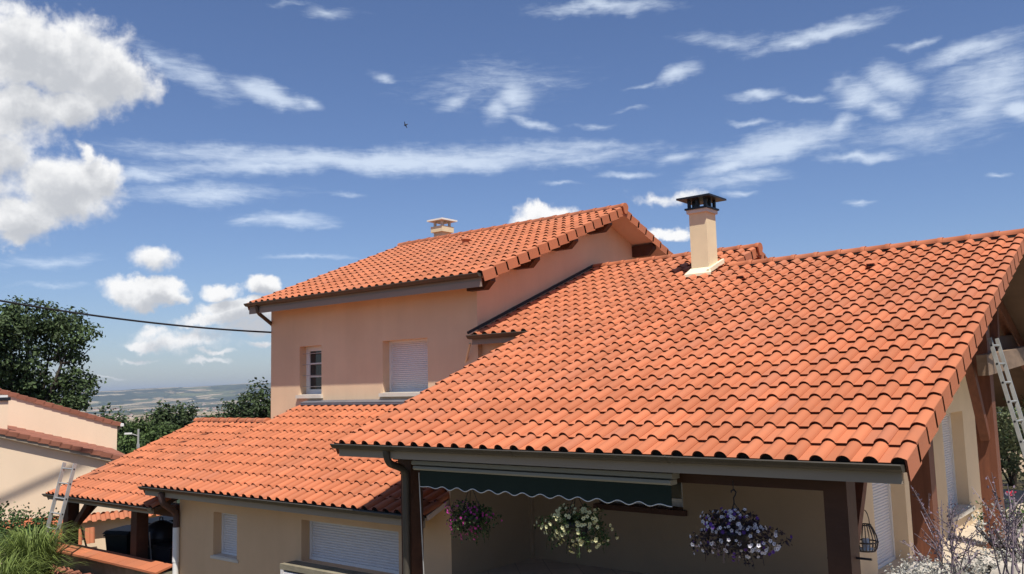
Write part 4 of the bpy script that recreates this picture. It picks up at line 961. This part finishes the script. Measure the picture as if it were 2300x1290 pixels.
# cable from the house corner to the left, and a street lamp in the valley trees
a = Vector((XWL+.02, YW-.02, 1.37)); b = atD(0, 650, 20.5); e_ = a+(b-a)*1.6
mb = MB(); mb.tube([a.lerp(e_, t/24)-Vector((0, 0, .25*4*(t/24)*(1-t/24)*1.0)) for t in range(25)], .022, 6); tag(mb.build('power_cable', CABLE), 'black overhead cable running from the house corner past the trees', 'cable')
s1, s2 = nb(2, 1115, .2)+SUN*17, nb(170, 1040, .2)+SUN*17  # unseen line above the frame, added to throw a shadow on the wall
mb = MB(); mb.tube([s1-(s2-s1)*3, s1, s2, s2+(s2-s1)*6], 0.06, 6); tag(mb.build('power_cable', CABLE), 'unseen thick line added overhead to cast the soft shadow on the neighbouring wall', 'cable')

# ------------------------------------------------------------------ trees
def tree(name, base, blobs, leafm, nleaf, size, label, group=None, seed=1, trunk_r=.3, cat='tree', hole=.0, droop=.3):
    """blobs = [(dx, dy, z, rx, ry, rz)] absolute heights, offsets from the base; leaves sit in tufts on and inside the blobs"""
    rng = random.Random(seed); base = Vector(base)
    t = thing(name, base, label, cat, group)
    mb = MB(); top = Vector((base.x, base.y, max(b[2] for b in blobs)-.2))
    mid = base.lerp(top, .45)+Vector((rng.uniform(-.3, .3), rng.uniform(-.3, .3), 0))
    mb.tube([base-Vector((0, 0, .3)), base.lerp(mid, .5), mid, mid.lerp(top, .6), top], [trunk_r*1.2, trunk_r, trunk_r*.75, trunk_r*.4, .04], 8)
    for b in blobs:
        c = base+Vector((b[0], b[1], 0)); c.z = b[2]; s = mid.lerp(base, rng.uniform(-.3, .35))
        if b[2] < s.z: s = base.lerp(mid, .6)
        m = s.lerp(c, .55)+Vector((0, 0, -.15*(c-s).length*.5)); c = s.lerp(c, .85); mb.tube([s, m, c], [trunk_r*.45, trunk_r*.28, .03], 6)
        for k in range(4):
            e = c+Vector((rng.gauss(0, .35)*b[3], rng.gauss(0, .35)*b[4], rng.gauss(0, .35)*b[5])); mb.tube([m.lerp(c, .6), m.lerp(e, .7), e], [trunk_r*.16, trunk_r*.1, .015], 4)
    mb.build('trunk', BARK, t)
    mb = MB(); vol = sum(b[3]*b[4]+b[4]*b[5]+b[3]*b[5] for b in blobs)
    for b in blobs:
        c0 = base+Vector((b[0], b[1], 0)); c0.z = b[2]; nn = int(nleaf*(b[3]*b[4]+b[4]*b[5]+b[3]*b[5])/vol/14)
        for k in range(nn):
            o = Vector((rng.gauss(0, 1), rng.gauss(0, 1), rng.gauss(0, 1))).normalized(); r = rng.uniform(.45, 1.04) if rng.random() < .75 else rng.random()
            tc = c0+Vector((o.x*b[3], o.y*b[4], o.z*b[5]))*r; ts = size*rng.uniform(1.1, 2.1)
            for q in range(14):
                p = tc+Vector((rng.gauss(0, .5), rng.gauss(0, .5), rng.gauss(0, .38)))*ts
                n = (o*.7+Vector((rng.gauss(0, .7), rng.gauss(0, .7), rng.gauss(.5, .6))))
                leaf(mb, p, size, rng, n)
    mb.build('crown', leafm, t); return t
def up(px, py, D): return atD(px, py, D)
def mpx(D): return D/FOC
# big chestnut at the left
D = 50; c = up(60, 800, D); cz = lambda y, x=60: up(x, y, D).z; rt = Vector((c.y, -c.x, 0)).normalized()
def B(px, py, rpx, rpy, dd=0, D=50, base=None):
    p = atD(px, py, D+dd); k = D/FOC*1.12; o = p-base; return (o.x, o.y, p.z, rpx*k, rpx*k, rpy*k)
bs = Vector((c.x, c.y, -8))
bl = [B(x, y, rx, ry, dd, 50, bs) for x, y, rx, ry, dd in ((40, 715, 52, 36, 0), (125, 722, 48, 32, 1), (165, 752, 42, 30, 0), (5, 748, 48, 38, -1), (80, 745, 40, 30, 1.5), (180, 860, 36, 28, 0), (160, 800, 30, 26, .5), (100, 795, 22, 26, .6), (20, 805, 45, 42, -.6), (55, 860, 46, 34, 0), (120, 870, 42, 30, .6), (-50, 785, 60, 70, -1), (-70, 850, 60, 50, 0), (170, 900, 30, 26, -.5), (110, 920, 40, 26, 0), (30, 905, 50, 30, 0))]
tree('broadleaf_tree', bs, bl, LEAF_A, 19000, .225, 'large dark broadleaf tree towering behind the neighbouring roof', seed=5, trunk_r=.38)
# belt of trees on the slope behind the carport
def slope_tree(px, ptop, wpx, hpx, D, m, n, label, seed, size=.34, name='broadleaf_tree', group='trees on the slope behind the carport roof'):
    c = atD(px, ptop, D); zg = far_h(c.x, c.y) if D > 60 else ground_h(c.x, c.y); rng = random.Random(seed); bs = Vector((c.x, c.y, zg)); L_ = []
    for k in range(10):
        a = rng.uniform(-1, 1); yy = ptop+hpx*(.28+.55*rng.random())+hpx*.15*abs(a); s = rng.uniform(.26, .38)
        L_.append(B(px+a*wpx*.36, yy, wpx*s*.62, hpx*s*.75, rng.uniform(-1.5, 1.5), D, bs))
    L_.append(B(px, ptop+hpx*.22, wpx*.22, hpx*.20, 0, D, bs)); L_.append(B(px, ptop+hpx*.55, wpx*.36, hpx*.36, 0, D, bs))
    return tree(name, bs, L_, m, n, size, label, group, seed, .25)
slope_tree(395, 902, 165, 130, 78, LEAF_B, 5200, 'dark rounded tree in the middle of the slope, behind the carport ridge', 21)
slope_tree(575, 862, 150, 150, 72, LEAF_B, 5600, 'tallest dark tree on the slope, touching the house corner', 22)
slope_tree(508, 912, 110, 110, 76, LEAF_B, 3800, 'dark tree left of the tallest one, above the carport ridge', 23)
slope_tree(320, 945, 130, 100, 66, LEAF_C, 4200, 'lighter green bushy tree beside the street lamp', 24)
slope_tree(470, 940, 120, 80, 70, LEAF_B, 3600, 'low dark tree directly above the left end of the carport ridge', 25)
slope_tree(245, 915, 90, 110, 74, LEAF_A, 2600, 'dark tree behind the neighbour roof corner', 26)
slope_tree(650, 880, 110, 150, 80, LEAF_B, 1800, 'dark tree mostly hidden behind the house corner', 27)
slope_tree(380, 960, 110, 70, 60, LEAF_C, 3000, 'low lighter green tree right of the street lamp', 28)
# street lamp between them
D = 52; p = atD(311, 964, D); t = thing('street_lamp', (p.x, p.y, -10), 'grey street lamp pole standing before the trees on the slope', 'street lamp')
q0 = atD(312, 1010, D)
mb = MB(); mb.tube([(p.x, p.y, -10), (p.x, p.y, p.z)], [.075, .055], 8); mb.box((p.x-.06, p.y-.06, q0.z+.1), (p.x+.06, p.y+.06, q0.z+.3)); mb.build('pole', GREYPIPE, t)
e = atD(292, 974, D); mb = MB(); mb.tube([(p.x, p.y, e.z-.15), e], .03, 6); mb.build('arm', GREYPIPE, t)
mb = MB(); dd = (e-Vector((p.x, p.y, e.z))).normalized(); mb.bar(e-dd*.1, e+dd*.28, .14, .09); mb.build('lamp_head', WHITE, t)

# ------------------------------------------------------------------ left foreground: shrub and long grass
def shrub(name, base, rx, rz, m, n, size, label, seed, cat='shrub', group=None, flat=1.0):
    rng = random.Random(seed); base = Vector(base); t = thing(name, base, label, cat, group)
    mb = MB()
    for k in range(9):
        e = base+Vector((rng.gauss(0, .5)*rx, rng.gauss(0, .5)*rx, rz*rng.uniform(.8, 1.6))); mb.tube([base-Vector((0, 0, .1)), base.lerp(e, .5)+Vector((0, 0, .1*rz)), e], [.03, .02, .008], 5)
    mb.build('stem', BARK, t)
    mb = MB(); bl = [(rng.gauss(0, .42)*rx, rng.gauss(0, .42)*rx*flat, rz*rng.uniform(.5, 1.5), rx*rng.uniform(.3, .5)) for _ in range(11)]
    for (a, b, c, r) in bl:
        for k in range(n//11//7):
            o = Vector((rng.gauss(0, 1), rng.gauss(0, 1), rng.gauss(0, 1))).normalized(); tc = base+Vector((a, b, c))+o*r*rng.uniform(.5, 1.05)
            for q in range(7): leaf(mb, tc+Vector((rng.gauss(0, 1), rng.gauss(0, 1), rng.gauss(0, 1)))*size*.9, size, rng, o+Vector((rng.gauss(0, .7), rng.gauss(0, .7), rng.gauss(.4, .6))))
    mb.build('foliage', m, t); return t
p = atD(15, 1200, 22.0); shrub('shrub', (p.x, p.y, -4.3), .9, 1.0, SHRUB_L, 4200, .085, 'leafy green shrub behind the long grass, lower left corner', 31)
p = atD(-50, 1180, 22); shrub('shrub', (p.x, p.y, -4.3), 1.1, 1.1, SHRUB_L, 2200, .085, 'leafy green shrub cut by the left border', 32)
p = atD(92, 1190, 22.2); shrub('shrub', (p.x, p.y, -4.3), .40, .8, GRASS_L, 700, .07, 'thin dry weeds growing beside the ladder foot', 33)
def grass_tuft(base, n, h, spread, label, seed):
    rng = random.Random(seed); base = Vector(base); mb = MB()
    for i in range(n):
        a = rng.random()*6.283; d = Vector((math.cos(a), math.sin(a), 0)); L_ = h*rng.uniform(.55, 1.15); s = spread*rng.uniform(.3, 1.1); w_ = rng.uniform(.010, .018); side = Vector((-d.y, d.x, 0))
        b = base+d*rng.uniform(0, .16)+side*rng.gauss(0, .08); pts = []
        for k in range(7):
            t = k/6; pts.append((b+d*(s*t**1.6)+Vector((0, 0, L_*(t*1.35-.75*t**2.6))), w_*(1-t)**.6))
        vs = []
        for q, ww in pts: vs += [q-side*ww, q+side*ww]
        mb.faces(vs, [(2*k, 2*k+1, 2*k+3, 2*k+2) for k in range(6)], 0, True)
    return tag(mb.build('ornamental_grass', GRASS_L), label, 'grass')
p = atD(70, 1255, 20.0); grass_tuft((p.x, p.y, -4.15), 1000, 2.05, 1.1, 'big arching tuft of long pale green grass in front of the shrubs', 41)
p = atD(-5, 1290, 18.6); grass_tuft((p.x, p.y, -4.15), 600, 1.7, 1.0, 'arching tuft of long grass at the lower left corner', 42)

# ------------------------------------------------------------------ right side garden
for i, (px, ptop, D, r, m, lab) in enumerate(((2258, 880, 24.5, 1.0, OLIVE, 'grey green olive bush glimpsed beside the gable corner'), (2330, 850, 23, 1.5, OLIVE, 'tall pale olive bush behind the right hand ladder'), (2215, 905, 25.5, .8, SHRUB_L, 'small dark shrub right behind the house corner'))):
    c = atD(px, ptop, D); z0 = -2.85; shrub('shrub', (c.x, c.y, z0), r, (c.z-z0)/1.75, m, 2600, .11, lab, 51+i)
c0 = atD(2240, 1000, 30); mb = MB(); mb.box((-7, 29.5, -3.2), (9, 29.75, -2.55+.35)); mb.box((-7, 29.45, -2.2), (9, 29.8, -2.13)); tag(mb.build('garden_wall', STUCCO_N), 'low pale garden wall far behind the gable end', 'wall')
c = atD(2262, 1115, 17.5); shrub('rose_bush', (c.x, c.y, -2.9), .45, .38, SHRUB_L, 900, .07, 'low dark bush with one red flower beyond the gable wall', 61, 'bush')
mb = MB(); cc = atD(2274, 1106, 17.3); rng = random.Random(2)
for k in range(9): leaf(mb, cc+Vector((rng.gauss(0, .02), rng.gauss(0, .02), rng.gauss(0, .02))), .05, rng)
o = mb.build('flower', mat('red_petal', (.55, .02, .06), .6, .05)); o.parent = bpy.data.objects['rose_bush']; o.matrix_parent_inverse = Matrix.Translation(-WL['rose_bush'])
def twig_plant(base, tips, label, seed, m=TWIG, budm=BUD):
    rng = random.Random(seed); base = Vector(base); t = thing('lavender_shrub', base, label, 'shrub')
    st = MB(); bd = MB()
    for e in tips:
        e = Vector(e); mid = base.lerp(e, .5)+Vector((rng.gauss(0, .03), rng.gauss(0, .03), .05)); P_ = [base+Vector((rng.gauss(0, .05), rng.gauss(0, .05), 0)), mid, e]
        cv = lambda t_: P_[0]*(1-t_)**2+P_[1]*2*t_*(1-t_)+P_[2]*t_*t_
        st.tube([cv(k/8) for k in range(9)], [.005*(1-.75*k/8) for k in range(9)], 4)
        L_ = (e-base).length; n = int(L_*34)
        for k in range(n):
            t_ = .38+.62*k/n; p = cv(t_)
            for q in range(2): leaf(bd, p+Vector((rng.gauss(0, 1), rng.gauss(0, 1), rng.gauss(0, 1)))*.008, .016, rng)
        for k in range(3):
            t_ = rng.uniform(.35, .8); p = cv(t_); f = p+(e-base).normalized()*L_*rng.uniform(.12, .25)+Vector((rng.gauss(0, .06), rng.gauss(0, .06), rng.uniform(0, .06)))
            st.tube([p, f], [.003, .0012], 4)
            for j in range(int(L_*14)): leaf(bd, p.lerp(f, (j+.5)/(L_*14))+Vector((rng.gauss(0, .005), rng.gauss(0, .005), rng.gauss(0, .005))), .014, rng)
    st.build('stem', m, t); o = bd.build('flowers', budm, t); o['kind'] = 'stuff'; return t
D = 5.1; bp = atD(2140, 1330, D)
tips = [atD(x, y, D+random.uniform(-.25, .25)) for x, y in ((2056, 1102), (2070, 1134), (2114, 1133), (2128, 1140), (2147, 1131), (2161, 1138), (2179, 1164), (2196, 1184), (2020, 1215), (2075, 1205), (2085, 1215), (2185, 1215), (2205, 1240), (2100, 1190), (2040, 1245))]
twig_plant(bp, tips, 'spiky lavender like shrub with long thin stems before the brown post', 71)
D = 4.6; bp = atD(2275, 1340, D)
tips = [atD(x, y, D+random.uniform(-.25, .25)) for x, y in ((2218, 1069), (2228, 1100), (2263, 1089), (2276, 1093), (2250, 1130), (2215, 1135), (2296, 1120), (2310, 1150), (2235, 1175), (2260, 1200))]
twig_plant(bp, tips, 'spiky lavender like shrub with thin stems at the right border', 72)
for i, (px, ptop, D, r, lab) in enumerate(((2290, 1150, 5.6, .30, 'silvery leaved shrub at the lower right border'), (2240, 1250, 5.0, .22, 'small silvery shrub between the rocks and the right border'), (2120, 1256, 5.3, .20, 'low silvery shrub under the long lavender stems'), (2050, 1262, 5.0, .16, 'lowest silvery tuft left of the brown post foot'))):
    c = atD(px, ptop, D); z0 = ground_h(c.x, c.y); shrub('silver_shrub', (c.x, c.y, z0), r, max(.08, (c.z-z0)/1.75), SILVER, 1700, .020, lab, 81+i)
def rock(px, py, D, r, seed, label):
    rng = random.Random(seed); c = atD(px, py, D); z0 = ground_h(c.x, c.y); n1, n2 = 10, 7; vs = []; k0 = [rng.uniform(.8, 1.15) for _ in range(90)]
    h = max(.12, c.z-z0)
    for j in range(n2):
        for i in range(n1):
            ph = math.pi*.5*(j/(n2-1)); a = i*2*math.pi/n1; k = k0[j*n1+i]; vs.append((c.x+r*math.cos(a)*math.cos(ph)**.6*k, c.y+r*.8*math.sin(a)*math.cos(ph)**.6*k, z0-.05+(h+.05)*math.sin(ph)*(.9+.1*k)))
    mb = MB(); mb.faces(vs, [(j*n1+i, j*n1+(i+1) % n1, (j+1)*n1+(i+1) % n1, (j+1)*n1+i) for j in range(n2-1) for i in range(n1)]); return tag(mb.build('rock', STONE), label, 'rock', 'rocks on the garden bank')
rock(2085, 1262, 5.2, .16, 2, 'pale rock below the brown post')
rock(2195, 1250, 5.4, .15, 3, 'pale rock under the right hand post')
rock(2275, 1262, 4.9, .15, 4, 'pale rock nearest the lower right corner')

# ------------------------------------------------------------------ a swift in the sky
D = 40; bc = atD(911, 281, D); k = bc.dot(CF)/FOC
def S(x, y, z=0): return bc+CR*((x-911)*k)-CU*((y-281)*k)+CF*z
t = thing('bird', bc, 'small dark swift gliding high in the blue sky', 'bird')
mb = MB(); mb.tube([S(907.6, 281.8), S(908.6, 281.4), S(910.5, 280.9), S(912.5, 280.3), S(914.3, 279.6), S(915.8, 279.2)], [.012, .036, .045, .036, .018, .008], 8); mb.build('body', BLACKM, t)
def wing_(pts):
    mb = MB(); a = [S(*p) for p in pts]; mb.prism(a, CF*.012); return mb.build('wing', BLACKM, t)
wing_([(909.4, 280.6), (908.1, 277.5), (907.9, 274.3), (908.6, 272.8), (909.6, 275.6), (910.3, 278.3), (911.3, 280.2)]); wing_([(909.6, 282.2), (911.2, 284.6), (913.3, 287.3), (915.0, 288.6), (914.2, 285.9), (912.9, 283.4), (911.8, 281.4)])
mb = MB(); mb.prism([S(914.6, 279.2), S(916.4, 277.8), S(915.6, 279.3), S(917, 280.0), S(914.8, 280)], CF*.008); mb.build('tail', BLACKM, t)

# ------------------------------------------------------------------ air between here and the far hills
mb = MB(); mb.box((-31000, -400, -420), (31000, 31000, 185)); hz = mb.build('haze', []); tag(hz, kind='stuff')
m = bpy.data.materials.new('haze'); m.use_nodes = True; nt = m.node_tree; nt.nodes.clear()
o_ = nt.nodes.new('ShaderNodeOutputMaterial'); pv = nt.nodes.new('ShaderNodeVolumePrincipled'); nt.links.new(pv.outputs[0], o_.inputs['Volume'])
pv.inputs['Color'].default_value = (.72, .84, 1.0, 1); pv.inputs['Density'].default_value = 4.5e-5; pv.inputs['Anisotropy'].default_value = .2
hz.data.materials.append(m)
